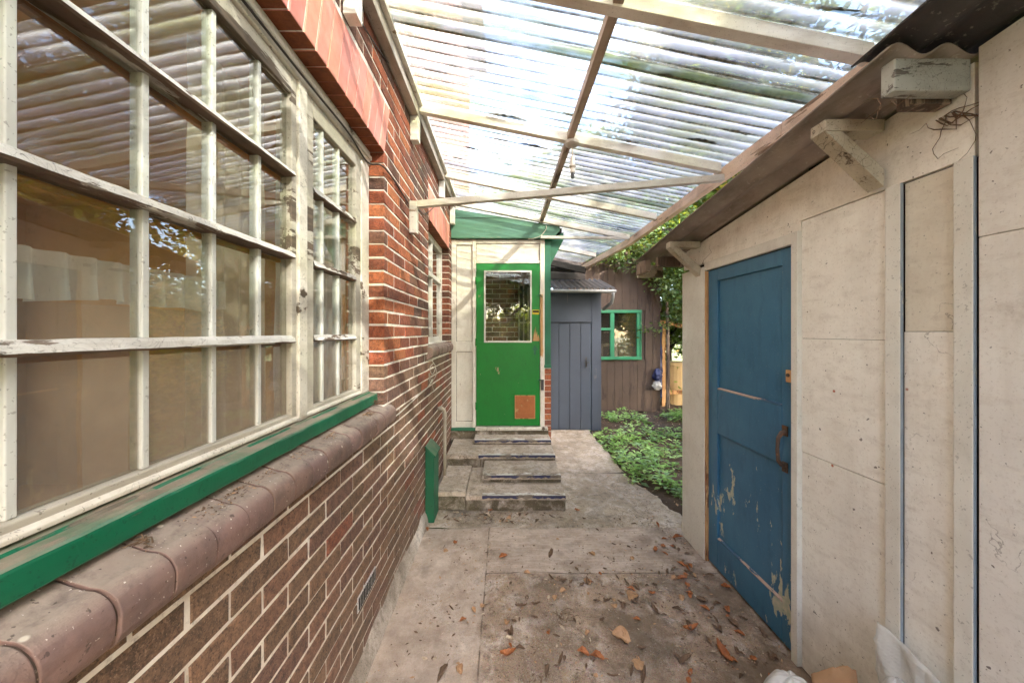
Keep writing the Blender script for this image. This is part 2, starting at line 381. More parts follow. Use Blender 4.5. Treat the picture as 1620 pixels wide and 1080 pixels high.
def mat_blue():
    t = NT('blue_door_paint')
    col = S(36, 92, 132)
    c = t.mix(t.ramp(t.noise(2, 5, .6), .3, .7), S(46, 96, 130), S(66, 120, 152))
    c = t.mix(t.ramp(t.noise(18, 5, .7, t.map(scale=(1, 1, .3))), .5, .75, 0, .35), c, S(26, 62, 92))
    z = t.sep()[2]
    g = t.noise(15, 10, .65, t.map(scale=(1, 1.3, .5)))
    l = t.noise(2.6, 3, .5, t.map(loc=(0, .35, .1), scale=(1, 1.6, .8)))
    zz = t.math('MULTIPLY', t.ramp(z, .15, .9, .09, -.02), 1)
    zz = t.math('ADD', zz, t.ramp(z, 1.0, 1.25, 0, -.2))
    m = t.ramp(t.math('ADD', t.math('ADD', g, t.math('MULTIPLY', t.math('SUBTRACT', l, .5), .75)), zz), .70, .715)
    c = t.mix(m, c, t.mix(t.ramp(t.noise(40, 4), .4, .6), S(170, 178, 158), S(196, 190, 168)))
    c = t.mix(t.ramp(t.noise(150, 2, .5), .69, .73, 0, .5), c, S(150, 160, 165))
    h = t.math('SUBTRACT', t.math('MULTIPLY', t.noise(28, 5, .6), .5), t.math('MULTIPLY', m, .5))
    return t.end(t.pbr(c, .42, t.bump(h, .3, .004)))
MT['blue'] = mat_blue()
MT['blue_worn'] = paint('worn_pinkish_edge', S(190, 165, 150), .6, S(60, 100, 130), .58, 14, .3, S(120, 100, 90), 5, .2, (1, .2, 1))

def mat_corr(name, a, b, rough=.8):
    t = NT(name)
    c = t.mix(t.ramp(t.noise(3, 6, .65), .3, .7), a, b)
    c = t.mix(t.ramp(t.noise(14, 6, .7, t.map(scale=(1, .25, 1))), .5, .72, 0, .6), c, S(92, 78, 70))
    c = t.mix(t.ramp(t.noise(60, 4, .6), .6, .75, 0, .6), c, S(200, 192, 178))
    return t.end(t.pbr(c, rough, t.bump(t.noise(70, 5, .65), .4, .004)))
MT['corr'] = mat_corr('corrugated_cement', S(176, 162, 152), S(136, 124, 118))
MT['corr_grey'] = mat_corr('corrugated_grey', S(74, 70, 67), S(54, 52, 50))
MT['corr_dark'] = mat_corr('corrugated_dark', S(88, 84, 84), S(60, 58, 60))

def mat_plastic():
    t = NT('clear_corrugated_plastic')
    streak = t.map(scale=(.1, 1, 1))
    y = t.sep()[1]
    ph = t.math('COSINE', t.math('MULTIPLY', t.math('ADD', y, 2.4), 2 * math.pi / .076))
    valley = t.ramp(ph, -.55, -.98)
    film = t.ramp(t.noise(2.2, 5, .6, t.map(scale=(.5, 1, 1))), .35, .7, .16, .38)
    lw = t.n('LayerWeight', {'Blend': .45}).outputs['Facing']
    alg = t.ramp(t.noise(4, 6, .7, t.map(scale=(.25, 1, 1), loc=(2, 1, 0))), .45, .65, 0, .7)
    tint = t.mix(alg, (.58, .64, .70), S(150, 166, 100))
    clear = t.n('BsdfTransparent', {'Color': tint})
    soft = t.n('BsdfRefraction', {'Color': tint, 'Roughness': .07, 'IOR': 1.0})
    milk = t.n('BsdfTranslucent', {'Color': t.mix(alg, (.56, .61, .68), S(146, 156, 94))})
    gloss = t.n('BsdfGlossy', {'Color': (.9, .93, .96), 'Roughness': .1})
    soil = t.n('BsdfDiffuse', {'Color': t.mix(t.ramp(t.noise(40, 4), .4, .6), S(84, 84, 60), S(140, 136, 110))})
    a = t.n('MixShader', {0: .55, 1: clear, 2: soft})
    b = t.n('MixShader', {0: t.math('ADD', film, t.math('MULTIPLY', t.ramp(ph, -.5, .9), .3)), 1: a, 2: milk})
    c = t.n('MixShader', {0: t.math('MULTIPLY', t.schlick(.05), .8), 1: b, 2: gloss})
    dirt = t.ramp(t.noise(9, 7, .7, streak), .42, .66, 0, .22)
    vd = t.math('MULTIPLY', valley, t.ramp(t.noise(3, 6, .7, t.map(scale=(.6, 1, 1), loc=(1, 4, 0))), .38, .58, .4, .95))
    lp = t.math('FRACT', t.math('DIVIDE', t.math('ADD', y, 3.7 + .012), .76))
    lap = t.math('MULTIPLY', t.ramp(lp, .014, .03, 1, 0), t.ramp(t.noise(12, 5, .7, t.map(scale=(.35, 1, 1))), .38, .52, .1, .9))
    blk = t.math('MAXIMUM', lap, t.ramp(t.noise(24, 6, .75, streak), .6, .68, 0, .6))
    d = t.n('MixShader', {0: t.math('MAXIMUM', t.math('MAXIMUM', dirt, vd), blk), 1: c, 2: soil})
    return t.end(d)
MT['plastic'] = mat_plastic()

def mat_glass(name, dust=.2, dcol=S(190, 175, 155), refl=1.0, rough=.004):
    t = NT(name)
    fr = t.math('MULTIPLY', t.schlick(.045), refl)
    wob = t.bump(t.noise(3, 3, .5), .035, .02)
    gl = t.n('BsdfGlossy', {'Color': (.95, .95, .95), 'Roughness': rough, 'Normal': wob})
    tr = t.n('BsdfTransparent', {'Color': (.9, .92, .9)})
    df = t.n('BsdfDiffuse', {'Color': dcol})
    z = t.sep()[2]
    d = t.math('MULTIPLY', t.ramp(t.noise(5, 7, .65), .3, .75, .25, 1), t.ramp(z, 1.3, 2.0, dust * 1.4, dust * .35))
    d = t.math('ADD', d, t.math('MULTIPLY', t.ramp(z, 1.24, 1.62, .38, 0), t.ramp(t.noise(4, 6, .65, t.map(loc=(2, 2, 2))), .3, .65, .2, 1)) if dust > .08 else 0.0)
    d = t.math('ADD', d, t.ramp(t.noise(160, 2, .6), .66, .75, 0, .15))
    m = t.n('MixShader', {0: t.math('MINIMUM', t.math('MULTIPLY', fr, 1.6), .9), 1: tr, 2: gl})
    return t.end(t.n('MixShader', {0: d, 1: m, 2: df}))
MT['glass'] = mat_glass('dusty_window_glass', .12, S(176, 156, 134), 1.25)
MT['glass2'] = mat_glass('door_glass', .05, refl=1.6)

def mat_sheer(name, col, op):
    t = NT(name)
    df = t.n('BsdfDiffuse', {'Color': col}); tl = t.n('BsdfTranslucent', {'Color': col})
    tr = t.n('BsdfTransparent', {'Color': (1, 1, 1)})
    m = t.n('MixShader', {0: .45, 1: df, 2: tl})
    fc = t.n('LayerWeight', {'Blend': .5}).outputs['Facing']
    wv = t.ramp(t.math('POWER', fc, 2.0), 0, 1, op * .75, min(1, op * 1.7))
    return t.end(t.n('MixShader', {0: wv, 1: tr, 2: m}))
MT['sheer'] = mat_sheer('sheer_net', S(240, 226, 206), .34)
MT['sheer_dense'] = mat_sheer('dense_net', S(250, 244, 234), .96)
MT['drape'] = mat_sheer('drape_cloth', S(236, 220, 200), .88)

def mat_plain(name, a, b, sc=6, rough=.8, bump=.3, bs=40):
    t = NT(name)
    c = t.mix(t.ramp(t.noise(sc, 6, .65), .3, .7), a, b)
    c = t.mix(t.ramp(t.noise(sc * 9, 4, .6), .55, .75, 0, .4), c, tuple(v * .4 for v in a))
    return t.end(t.pbr(c, rough, t.bump(t.noise(bs, 5, .6), bump, .006)))
MT['plaster'] = mat_plain('room_plaster', S(214, 166, 112), S(190, 142, 92), 2)
MT['soil'] = mat_plain('soil', S(92, 74, 58), S(64, 52, 42), 5, .95, .8, 30)
MT['grass'] = mat_plain('rough_grass', S(78, 98, 44), S(92, 82, 50), 3, .95, .8, 60)
MT['bark'] = mat_plain('bark', S(92, 78, 62), S(60, 50, 42), 9, .9, .8, 30)
MT['moss'] = mat_plain('moss_debris', S(58, 62, 34), S(36, 34, 26), 30, .95, .8, 90)
MT['cobweb'] = mat_plain('dead_root', S(120, 96, 74), S(84, 66, 52), 30, .9, .3)
MT['cardboard'] = mat_plain('cardboard', S(160, 122, 86), S(140, 104, 72), 5, .8, .2)
MT['tarp'] = mat_plain('blue_tarp', S(44, 54, 98), S(34, 40, 72), 4, .5, .3, 12)
MT['rooftile'] = mat_plain('roof_tile', S(120, 70, 55), S(96, 58, 48), 6)
MT['black'] = mat_plain('black_gap', S(24, 21, 20), S(16, 14, 14), 6)
MT['drum'] = mat_plain('cream_board', S(205, 178, 130), S(188, 158, 112), 5, .6)
MT['sticker'] = mat_plain('yellow_sticker', S(235, 205, 40), S(225, 195, 40), 8, .4, .05)

def mat_leaf(name, tr=.35):
    t = NT(name)
    c = t.attr()
    c = t.mix(t.ramp(t.noise(60, 3, .6), .4, .7, 0, .35), c, t.mix(.5, c, (0, 0, 0)))
    a = t.pbr(c, .5)
    b = t.n('BsdfTranslucent', {'Color': t.mix(.5, c, S(190, 200, 60), 'MIX')})
    return t.end(t.n('MixShader', {0: tr, 1: a, 2: b}))
MT['leaf'] = mat_leaf('green_leaf')
def mat_dry(name, a, b, vein):
    t = NT(name)
    c = t.mix(t.ramp(t.noise(24, 5, .65), .35, .65), a, b)
    c = t.mix(t.ramp(t.noise(90, 3, .6), .6, .72, 0, .6), c, vein)
    return t.end(t.pbr(c, .6, t.bump(t.noise(60, 4, .6), .4, .003)))
MT['dry_orange'] = mat_dry('dry_leaf_orange', S(176, 110, 62), S(150, 88, 50), S(88, 56, 36))
MT['dry_tan'] = mat_dry('dry_leaf_tan', S(196, 156, 118), S(168, 128, 92), S(110, 80, 56))
MT['dry_brown'] = mat_dry('dry_leaf_brown', S(122, 96, 74), S(92, 72, 56), S(56, 44, 36))
MT['dry_pale'] = mat_dry('dry_leaf_pale', S(210, 192, 168), S(180, 160, 136), S(130, 110, 90))

def mat_wrap(name, col, bub=0):
    t = NT(name)
    h = t.noise(14, 5, .6)
    if bub:
        h = t.math('ADD', h, t.math('MULTIPLY', t.ramp(t.vor(90, rnd_=.15).outputs['Distance'], .1, .5, 1, 0), .6))
    bp = t.bump(h, .5, .006)
    df = t.pbr(col, .22, bp)
    tl = t.n('BsdfTranslucent', {'Color': col}); tr = t.n('BsdfTransparent', {'Color': (1, 1, 1)})
    a = t.n('MixShader', {0: .35, 1: df, 2: tl})
    return t.end(t.n('MixShader', {0: t.ramp(t.noise(9, 4, .6), .3, .7, .55, .85), 1: tr, 2: a}))
MT['wrap'] = mat_wrap('clear_wrap', S(222, 220, 216))
MT['bubble'] = mat_wrap('bubble_wrap', S(232, 230, 224), 1)

# ------------------------------------------------------------------ setting: ground
def gz(x, y):
    return 0.0
g = MB(); g.grid(lambda u, v: (-80 + 160 * u, -80 + 160 * v, -.06), 8, 8)
tag(g.build('ground', MT['grass']), kind='structure')

def slab(x0, x1, y0, y1, z, mat, seed, amp=.004, res=.03, edge=None):
    m = MB(); nx = max(2, int((x1 - x0) / res)); ny = max(2, int((y1 - y0) / res))
    def f(u, v):
        y = y0 + (y1 - y0) * v
        xr = x1
        if edge: xr = edge(y)
        x = x0 + (xr - x0) * u
        d = fbm(x * 3 + seed, y * 3, seed, 5) * amp * 1.4 + fbm(x * 25, y * 25, seed, 3) * amp * .35
        e = min(x - x0, xr - x, y - y0, y1 - y)
        if e < .012: d -= .007 * (1 - e / .012)
        return (x, y, z + d)
    m.grid(f, nx, ny)
    # skirt
    b = [(x0, y0), (x1, y0), (x1, y1), (x0, y1)]
    return tag(m.build('path', mat, smooth=True), kind='structure')
slab(-.66, 1.46, -1.2, 2.803, .0, MT['conc_near'], 2, .007)
slab(-.66, 1.55, 2.8045, 3.9, -.003, MT['conc_far'], 4, .007, .03, lambda y: 1.56 - .22 * max(0, min(1, (y - 2.9) / .9)) + .05 * fbm(y * 3, 1.3, 0, 4))
slab(-.66, 1.36, 3.906, 5.7, .0, MT['conc_far'], 5, .006, .03, lambda y: 1.345 + .03 * fbm(y * 3, 4.3, 0, 4))
# soil bed under the weeds
def soilf(u, v):
    x = 1.15 + 3.6 * u; y = 2.7 + 5.0 * v
    e = min(1, max(0, (x - 1.36) / .3))
    return (x, y, -.045 + .06 * e + .045 * e * (fbm(x * 2.5, y * 2.5, 3, 5)) + .012 * fbm(x * 14, y * 14, 2, 3))
m = MB(); m.grid(soilf, 110, 150)
tag(m.build('soil_bed', MT['soil'], smooth=True), kind='structure')
# cement fillet at the foot of the house wall is part of the house (below)

# ------------------------------------------------------------------ brick house
WX = -.66
house = thing('brick_house', 'red brick house with white pointing and a long white paned window', 'house', (-.66, 2, 0))
C0 = .066; CH = .0735
PAL_LOW = [(S(130, 105, 86), 5), (S(114, 92, 75), 5), (S(138, 102, 86), 5), (S(122, 92, 84), 2), (S(154, 88, 68), .4), (S(144, 112, 90), 4)]
PAL_UP = [(S(140, 70, 52), 5), (S(112, 66, 55), 4), (S(166, 84, 56), 3.5), (S(92, 62, 56), 3), (S(182, 98, 62), 2), (S(126, 84, 70), 2)]
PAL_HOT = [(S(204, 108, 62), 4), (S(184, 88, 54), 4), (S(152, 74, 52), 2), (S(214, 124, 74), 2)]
def pick(p):
    t = rnd.random() * sum(w for _, w in p)
    for c, w in p:
        t -= w
        if t <= 0: break
    k = rnd.uniform(.82, 1.15)
    return tuple(min(1, v * k) for v in c)
wall = MB()
def brick(y0, y1, z0, z1, col, y0t=None, y1t=None, xf=WX, xb=WX - .1, ch=None, mi=0, mi_under=None):
    if y0t is None: y0t, y1t = y0, y1
    x = xf + rnd.uniform(-.0022, .0018)
    if ch is None: ch = rnd.uniform(.002, .0042)
    j = lambda: rnd.uniform(-.002, .002)
    A = [(y0 + j(), z0 + j()), (y1 + j(), z0 + j()), (y1t + j(), z1 + j()), (y0t + j(), z1 + j())]
    I = [(A[0][0] + ch, A[0][1] + ch), (A[1][0] - ch, A[1][1] + ch), (A[2][0] - ch, A[2][1] - ch), (A[3][0] + ch, A[3][1] - ch)]
    b = len(wall.v)
    wall.v += [(xb, a, c) for a, c in A] + [(x - ch, a, c) for a, c in A] + [(x, a, c) for a, c in I]
    wall.face((b + 8, b + 9, b + 10, b + 11), mi, col)
    for i in range(4):
        k = (i + 1) % 4
        wall.face((b + 4 + i, b + 4 + k, b + 8 + k, b + 8 + i), mi, col)
        wall.face((b + i, b + k, b + 4 + k, b + 4 + i), mi_under if (mi_under is not None and i == 0) else mi, col)
W1 = (-1.6, 1.90, 1.062, 2.55); W2 = (3.0, 4.10, 1.33, 2.55)
LZ = 2.84
def hole(z0, z1):
    zc = (z0 + z1) / 2; out = []
    for (a, b, s_, t_), lean in ((W1, 1), (W2, .35)):
        if s_ < zc < LZ:
            e0 = e1 = 0
            if zc > t_:
                e0 = .09 * lean * (max(z0, t_) - t_) / (LZ - t_); e1 = .09 * lean * (z1 - t_) / (LZ - t_)
            out.append((a, b + e0, b + e1))
    return out
JT = .011
k = 0
z = C0
while z < 6.6:
    z0, z1 = z + JT / 2, z + CH - JT / 2
    hs = hole(z, z + CH)
    off = -.1125 if k % 2 else 0
    segs = []
    y = -2.2 + off
    while y < 6.5:
        segs.append([y + JT / 2, y + .225 - JT / 2]); y += .225
    for a, b in segs:
        a = max(a, -2.2); b = min(b, 6.5)
        if b - a < .02: continue
        pieces = [(a, b, a, b)]
        for (h0, h1, h1t) in hs:
            nw = []
            for (p, q, pt, qt) in pieces:
                if q <= h0 or p >= max(h1, h1t):
                    if 0 <= p - h1 < .02: p, pt = h1, h1t
                    if 0 <= h0 - q < .02: q = qt = h0
                    nw.append((p, q, pt, qt)); continue
                if p < h0 - .01: nw.append((p, h0, pt, h0))
                if q > h1 + .01: nw.append((max(p, h1), q, max(pt, h1t), qt))
            pieces = nw
        for (p, q, pt, qt) in pieces:
            yc = (p + q) / 2
            if z < 1.3 and yc < 2.6: pal = PAL_LOW
            elif z < 1.35: pal = PAL_LOW if rnd.random() < .6 else PAL_UP
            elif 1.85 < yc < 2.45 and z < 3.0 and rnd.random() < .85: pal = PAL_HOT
            else: pal = PAL_UP
            c = pick(pal)
            if .93 < z < 1.02 and rnd.random() < .14: c = tuple(v * rnd.uniform(.85, 1.1) for v in S(152, 70, 54))
            brick(p, q, z0, z1, c, pt, qt)
    z += CH; k += 1
# mortar bodies
r_ = .0042
def mort(y0, y1, z0, z1):
    wall.box(WX - .098, WX - r_, y0 + r_, y1 - r_, z0, z1, 1)
mort(-2.2, 6.5, C0 - .05, 1.05)
mort(-2.2, -1.6, 1.05, LZ); mort(1.9, 3.0, 1.05, 2.55); mort(2.0, 3.0, 2.55, LZ); mort(4.1, 6.5, 1.05, LZ)
mort(3.0, 4.1, 1.05, 1.33); mort(-2.2, 6.5, LZ, 6.6)
wall.prism([(WX - r_, 1.9, 2.55), (WX - r_, 1.99, LZ), (WX - r_, 2.003, LZ), (WX - r_, 2.003, 2.55)], (-.09, 0, 0), 1)
# soldier courses (flat arches)
def soldiers(y0, y1, lean, cy):
    n = round((y1 - y0) / .0766); w = (y1 - y0) / n
    for i in range(n):
        a, b = y0 + i * w, y0 + (i + 1) * w
        f = lambda q: lean * (q - cy)
        v = rnd.uniform(.85, 1.15)
        jj = .0035 if rnd.random() < .6 else .0015
        brick(a + jj, b - jj, 2.55, LZ - .008, (v, v * rnd.uniform(.92, 1.04), v * rnd.uniform(.9, 1.05)), a + f(a) + jj, b + f(b) - jj, WX + .002, WX - .105, .002, 2, 3)
    wall.prism([(WX - .0015, y0, 2.553), (WX - .0015, y1, 2.553), (WX - .0015, y1 + lean * (y1 - cy), LZ - .002), (WX - .0015, y0 + lean * (y0 - cy), LZ - .002)], (-.1, 0, 0), 1)
soldiers(-1.62, 1.90, .09 / 1.8, .1)
soldiers(3.0, 4.10, .03 / 1.0, 3.0)
und = NT('soffit_brick')
uc = und.mix(und.ramp(und.noise(30, 6, .65), .3, .7), S(150, 84, 48), S(112, 60, 38))
MT['soffit'] = und.end(und.pbr(uc, .85, und.bump(und.noise(60, 5, .6), .5, .005)))
wall.build('wall', [MT['brick'], MT['mortar'], MT['soldier'], MT['soffit']], house)
# inner leaf + room
m = MB()
m.box(-.93, WX - .101, 1.96, 2.995, 0, 6.6); m.box(-.93, WX - .101, 4.105, 6.5, 0, 6.6); m.box(-.93, WX - .101, 2.9955, 4.1045, 0, 1.40); m.box(-.93, WX - .107, 2.9955, 4.1045, 2.58, 6.6); m.box(-.93, WX - .101, -2.2, 1.955, 0, 1.03); m.box(-.93, WX - .107, -2.2, 1.955, 2.58, 6.6)
m.build('inner_wall', MT['plaster'], house)
m = MB()
m.box(-4.1, -4.0, -2.2, 3.4, .3, 1.1); m.box(-4.1, -4.0, -2.2, 3.4, 2.3, 2.7); m.box(-4.1, -4.0, -2.2, -.9, 1.1, 2.3); m.box(-4.1, -4.0, 2.3, 3.4, 1.1, 2.3); m.box(-4.0, -.94, 2.9, 3.0, .3, 2.7); m.box(-4.0, -.94, -2.2, -2.1, .3, 2.7)  # unseen opening in the back wall, added to brighten the room
m.box(-4.0, -.94, -2.2, 3.0, .2, .3); m.box(-4.0, -.94, -2.2, 3.0, 2.62, 2.7)
m.build('room_lining', MT['plaster'], house)
m = MB(); m.prism([(-4.7, -2.6, 6.62), (-.35, -2.6, 6.62), (-2.5, -2.6, 8.2)], (0, 9.5, 0)); m.build('roof', MT['rooftile'], house)
m = MB(); m.box(-4.3, -4.12, -2.2, 6.4, 2.75, 6.6); m.box(-4.3, -4.12, -2.2, 6.4, 0, .9); m.box(-4.1, -.95, 6.4, 6.5, 0, 6.6); m.box(-4.1, -.95, -2.2, -2.1, 2.75, 6.6); m.build('rear_wall', MT['plaster'], house)  # gap behind the added room opening, left to let light in
# cement fillet
m = MB()
pf = lambda u, v: (WX - .004 + [0, .004, .018, .03, .036][min(4, int(v * 4 + .5))] + .01 * fbm(u * 14, v * 2, 1, 4) * (v > .1), -1.2 + 5.4 * u, .135 - .14 * v + .02 * fbm(u * 12, 3, 2, 4) * (1 - v))
m.grid(pf, 200, 4)
m.build('plinth', MT['fillet'], house, smooth=True)
# air brick
m = MB()
m.box(WX - .01, WX + .004, 1.55, 1.765, .315, .383, 0)
for i in range(11):
    m.box(WX + .0045, WX + .0058, 1.558 + i * .0188, 1.569 + i * .0188, .322, .376, 1)
m.build('air_brick', [MT['brick'], MT['black']], house)
# brick sill with bullnose
def sill(y0, y1, pitch, zt, nm):
    m = MB(); n = round((y1 - y0) / pitch); w = (y1 - y0) / n
    prof = [(-.785, zt - .12), (-.785, zt + .002), (-.72, zt), (-.668, zt - .016)]
    for i in range(19):
        a = R(80 - i * 5)
        prof.append((-.662 + .0455 * math.cos(a), zt - .062 + .0455 * math.sin(a)))
    for i in range(1, 9):
        a = R(-10 - i * 9)
        prof.append((-.652 + .035 * math.cos(a), zt - .0655 - .012 + .042 * math.sin(a)))
    prof += [(-.664, zt - .125)]
    for i in range(n):
        a, b = y0 + i * w + .0018, y0 + (i + 1) * w - .0018
        dx = rnd.uniform(-.003, .003); dz = rnd.uniform(-.003, .003)
        v = rnd.uniform(.7, 1.15); c = (v, v * rnd.uniform(.88, 1.0), v * rnd.uniform(.86, 1.05))
        m.prism([(x + dx, a, zz + dz) for x, zz in prof], (0, b - a, 0), 0, c)
    prof2 = [(x - .005 if x > -.7 else x, zz - .005 if zz > zt - .08 else zz) for x, zz in prof]
    m.prism([(x, y0 + .002, zz) for x, zz in prof2], (0, y1 - y0 - .004, 0), 1)
    o = m.build('brick_sill', [MT['sillbrick'], MT['joint']], house, bevel=.0018)
    return o
sill(-1.62, 1.975, .0945, 1.175, 'a')
sill(2.97, 4.14, .0945, 1.46, 'b')

# main window
wf = MB()
X0, X1 = -.80, -.742
wf.box(X0, -.735, -1.6, 1.897, 2.475, 2.548)            # head
wf.box(X0, -.725, -1.6, 1.897, 2.50, 2.522)             # head mould
wf.box(X0, X1, 1.80, 1.897, 1.25, 2.475)                # jamb
wf.box(X0, X1 + .004, 1.248, 1.300, 1.25, 2.475)        # mullion
win = wf.build('window', MT['white_frame'], house, bevel=.003)
tag(win, 'long white timber window of small dusty panes')
m = MB()
def casement(y0, y1, st=.04, x0=-.79, x1=-.747):
    m.box(x0, x1, y0, y0 + st, 1.252, 2.473); m.box(x0, x1, y1 - st, y1, 1.252, 2.473)
    m.box(x0, x1, y0 + st, y1 - st, 1.252, 1.282); m.box(x0, x1, y0 + st, y1 - st, 2.405, 2.473)
casement(1.302, 1.798, .055); casement(-1.59, 1.246, .028)
m.build('casement', MT['head'], win, bevel=.003)
VB = [.36, .533, .733, .905, 1.073]
for yb in [-1.4 + i * .18 for i in range(10)][:9] + VB + [1.445, 1.585]:
    q = MB(); w = .0072
    q.box(-.785, -.757, yb - w, yb + w, 1.283, 2.404); q.build('glazing_bar', MT['white_vert'], win, bevel=.002)
for zb in (2.125, 1.838, 1.545):
    for (a, b, xo) in ((-1.56, 1.217, -.731), (1.358, 1.742, -.742)):
        q = MB()
        n = 24
        def ff(u, v, zb=zb, a=a, b=b, xo=xo):
            pr = [(-.785, -.013), (xo - .004, -.013), (xo, -.008), (xo - .005, .004), (-.748, .013), (-.785, .013), (-.785, -.013)]
            x, zz = pr[min(6, int(v * 6 + .5))]
            y = a + (b - a) * u
            return (x + .0018 * fbm(y * 25, v * 9, zb, 3), y, zb + zz + .0018 * fbm(y * 22, v * 7, zb + 3, 3))
        q.grid(ff, n * 3, 6)
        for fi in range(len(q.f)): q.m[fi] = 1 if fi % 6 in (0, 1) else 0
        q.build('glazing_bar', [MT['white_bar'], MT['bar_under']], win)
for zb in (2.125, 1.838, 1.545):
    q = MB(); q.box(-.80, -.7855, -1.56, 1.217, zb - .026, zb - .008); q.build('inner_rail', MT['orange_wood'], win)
q = MB()
for (a, b) in ((-1.56, 1.216), (1.357, 1.743)):
    q.box(-.768, -.765, a, b, 1.284, 2.403)
q.build('pane', MT['glass'], win)
# green timber sill board
q = MB()
SP = [(-.80, 1.2515), (-.757, 1.2515), (-.735, 1.2465), (-.7315, 1.2435), (-.712, 1.2405), (-.702, 1.2385), (-.697, 1.2345), (-.695, 1.230), (-.6955, 1.206), (-.696, 1.190), (-.700, 1.185), (-.80, 1.184)]
def sbf(u, v):
    x, zz = SP[min(11, int(v * 11 + .5))]; y = -1.6 + 3.495 * u
    k = .001 if x > -.75 else 0
    if x > -.71: k = .0013
    return (x + k * fbm(y * 9, v * 7, 3, 5), y, zz + k * fbm(y * 11, v * 5, 8, 5) - (.003 if abs(x + .7315) < .001 and fbm(y * 6, 1, 1, 3) > -.05 else 0))
q.grid(sbf, 420, 11)
q.build('sill_board', MT['sill_green'], win)
q = MB(); q.prism([(-.757, -1.6, 1.2535), (-.738, -1.6, 1.2535), (-.738, -1.6, 1.262), (-.757, -1.6, 1.275)], (0, 3.39, 0))
q.build('bottom_bead', MT['white_frame'], win, bevel=.002)

# second window
wf = MB()
wf.box(-.80, -.742, 3.003, 3.05, 1.47, 2.545); wf.box(-.80, -.742, 4.04, 4.097, 1.47, 2.545)
wf.box(-.80, -.742, 3.05, 4.04, 2.48, 2.545); wf.box(-.80, -.742, 3.05, 4.04, 1.47, 1.52)
wf.box(-.80, -.738, 3.05, 4.04, 2.12, 2.165); wf.box(-.80, -.744, 3.53, 3.575, 1.52, 2.12); wf.box(-.80, -.744, 3.53, 3.575, 2.165, 2.48)
win2 = wf.build('window', MT['white'], house, bevel=.003)
tag(win2, 'small white window with a top light beyond the brick pier')
q = MB(); q.box(-.772, -.769, 3.05, 3.53, 1.52, 2.12); q.box(-.772, -.769, 3.575, 4.04, 1.52, 2.12); q.box(-.772, -.769, 3.05, 3.53, 2.165, 2.48); q.box(-.772, -.769, 3.575, 4.04, 2.165, 2.48)
q.build('pane', MT['glass'], win2)
q = MB(); q.prism([(-.80, 3.0, 1.47), (-.70, 3.0, 1.468), (-.70, 3.0, 1.455), (-.80, 3.0, 1.45)], (0, 1.1, 0)); q.build('sill_board', MT['white'], win2, bevel=.002)
q = MB(); q.box(-1.3, -1.29, 2.95, 4.3, 1.3, 2.65); q.build('blind', MT['drape'], win2)

# curtains (hang inside the window)
def curtain(nm, y0, y1, z0, z1, x, pitch, amp, mat, label, cat, sag=0, nz=10, seed=0):
    q = MB(); ny = int((y1 - y0) / pitch * 9)
    def f(u, v):
        y = y0 + (y1 - y0) * u; t = 1 - v
        ph = 2 * math.pi * y / pitch + 1.6 * fbm(y * 5, seed, 0, 3)
        a = amp * (.35 + .65 * t) * (.7 + .6 * fbm(y * 4, seed + 4, 0, 2))
        zz = z1 + (z0 - z1) * t
        zz += sag * math.sin(math.pi * u) * (1 - t) * -1 + .022 * t * fbm(y * 9, seed + 8, 0, 3) - sag * math.sin(math.pi * u) * t
        return (x + a * math.sin(ph) + .01 * fbm(y * 3, zz * 3, seed, 3), y, zz)
    q.grid(f, ny, nz)
    o = q.build(nm, mat, smooth=True, origin=(x, (y0 + y1) / 2, z1))
    return tag(o, label, cat)
curtain('curtain_valance', -1.5, 1.06, 1.632, 1.722, -.855, .05, .03, MT['sheer_dense'], 'ruffled cream net valance across the middle of the long window', 'curtain', seed=2)
curtain('drape_curtain', .97, 1.27, 1.15, 2.40, -.885, .07, .018, MT['drape'], 'beige pleated drape hanging beside the window mullion', 'curtain', seed=3, nz=16)
curtain('drape_curtain', 1.34, 1.86, 1.15, 2.40, -.88, .08, .022, MT['sheer_dense'], 'pale net drape in the narrow casement next to the brick pier', 'curtain', seed=4, nz=16)
curtain('net_curtain', -1.5, .98, 1.10, 1.63, -.90, .3, .012, MT['sheer'], 'sheer net curtain below the ruffled valance', 'curtain', seed=5)

# ------------------------------------------------------------------ lean-to roof
lean = thing('lean_to_roof', 'clear corrugated plastic lean-to roof on white timbers over the path', 'canopy', (.4, 2.4, 2.7))
def rz(x): return 3.105 - .2 * (x + .6)          # underside of the rafters
ROOF_Y0, ROOF_Y1 = -1.3, 6.05
def eave_x(y): return 1.535 - (.205 * max(0, (y - 4.2) / 1.85))
for yr in (.35, 1.44, 2.44, 3.47, 4.215, 5.3):
    q = MB(); w = .026 if yr < 2 else .023
    xr = eave_x(yr) - .03
    q.hexa([(-.598, yr - w, rz(-.6)), (xr, yr - w, rz(xr)), (xr, yr + w, rz(xr)), (-.598, yr + w, rz(-.6)),
            (-.598, yr - w, rz(-.6) + .062), (xr, yr - w, rz(xr) + .062), (xr, yr + w, rz(xr) + .062), (-.598, yr + w, rz(-.6) + .062)])
    q.build('rafter', MT['rafter'], lean, bevel=.003)
q = MB(); q.box(-.657, -.60, ROOF_Y0, 4.24, 3.07, 3.165); q.build('wall_plate', MT['plate'], lean, bevel=.003)
q = MB(); q.box(-.599, -.572, ROOF_Y0, 4.24, 3.14, 3.172); q.build('flashing_strip', MT['white'], lean, bevel=.002)
q = MB(); xp = .475
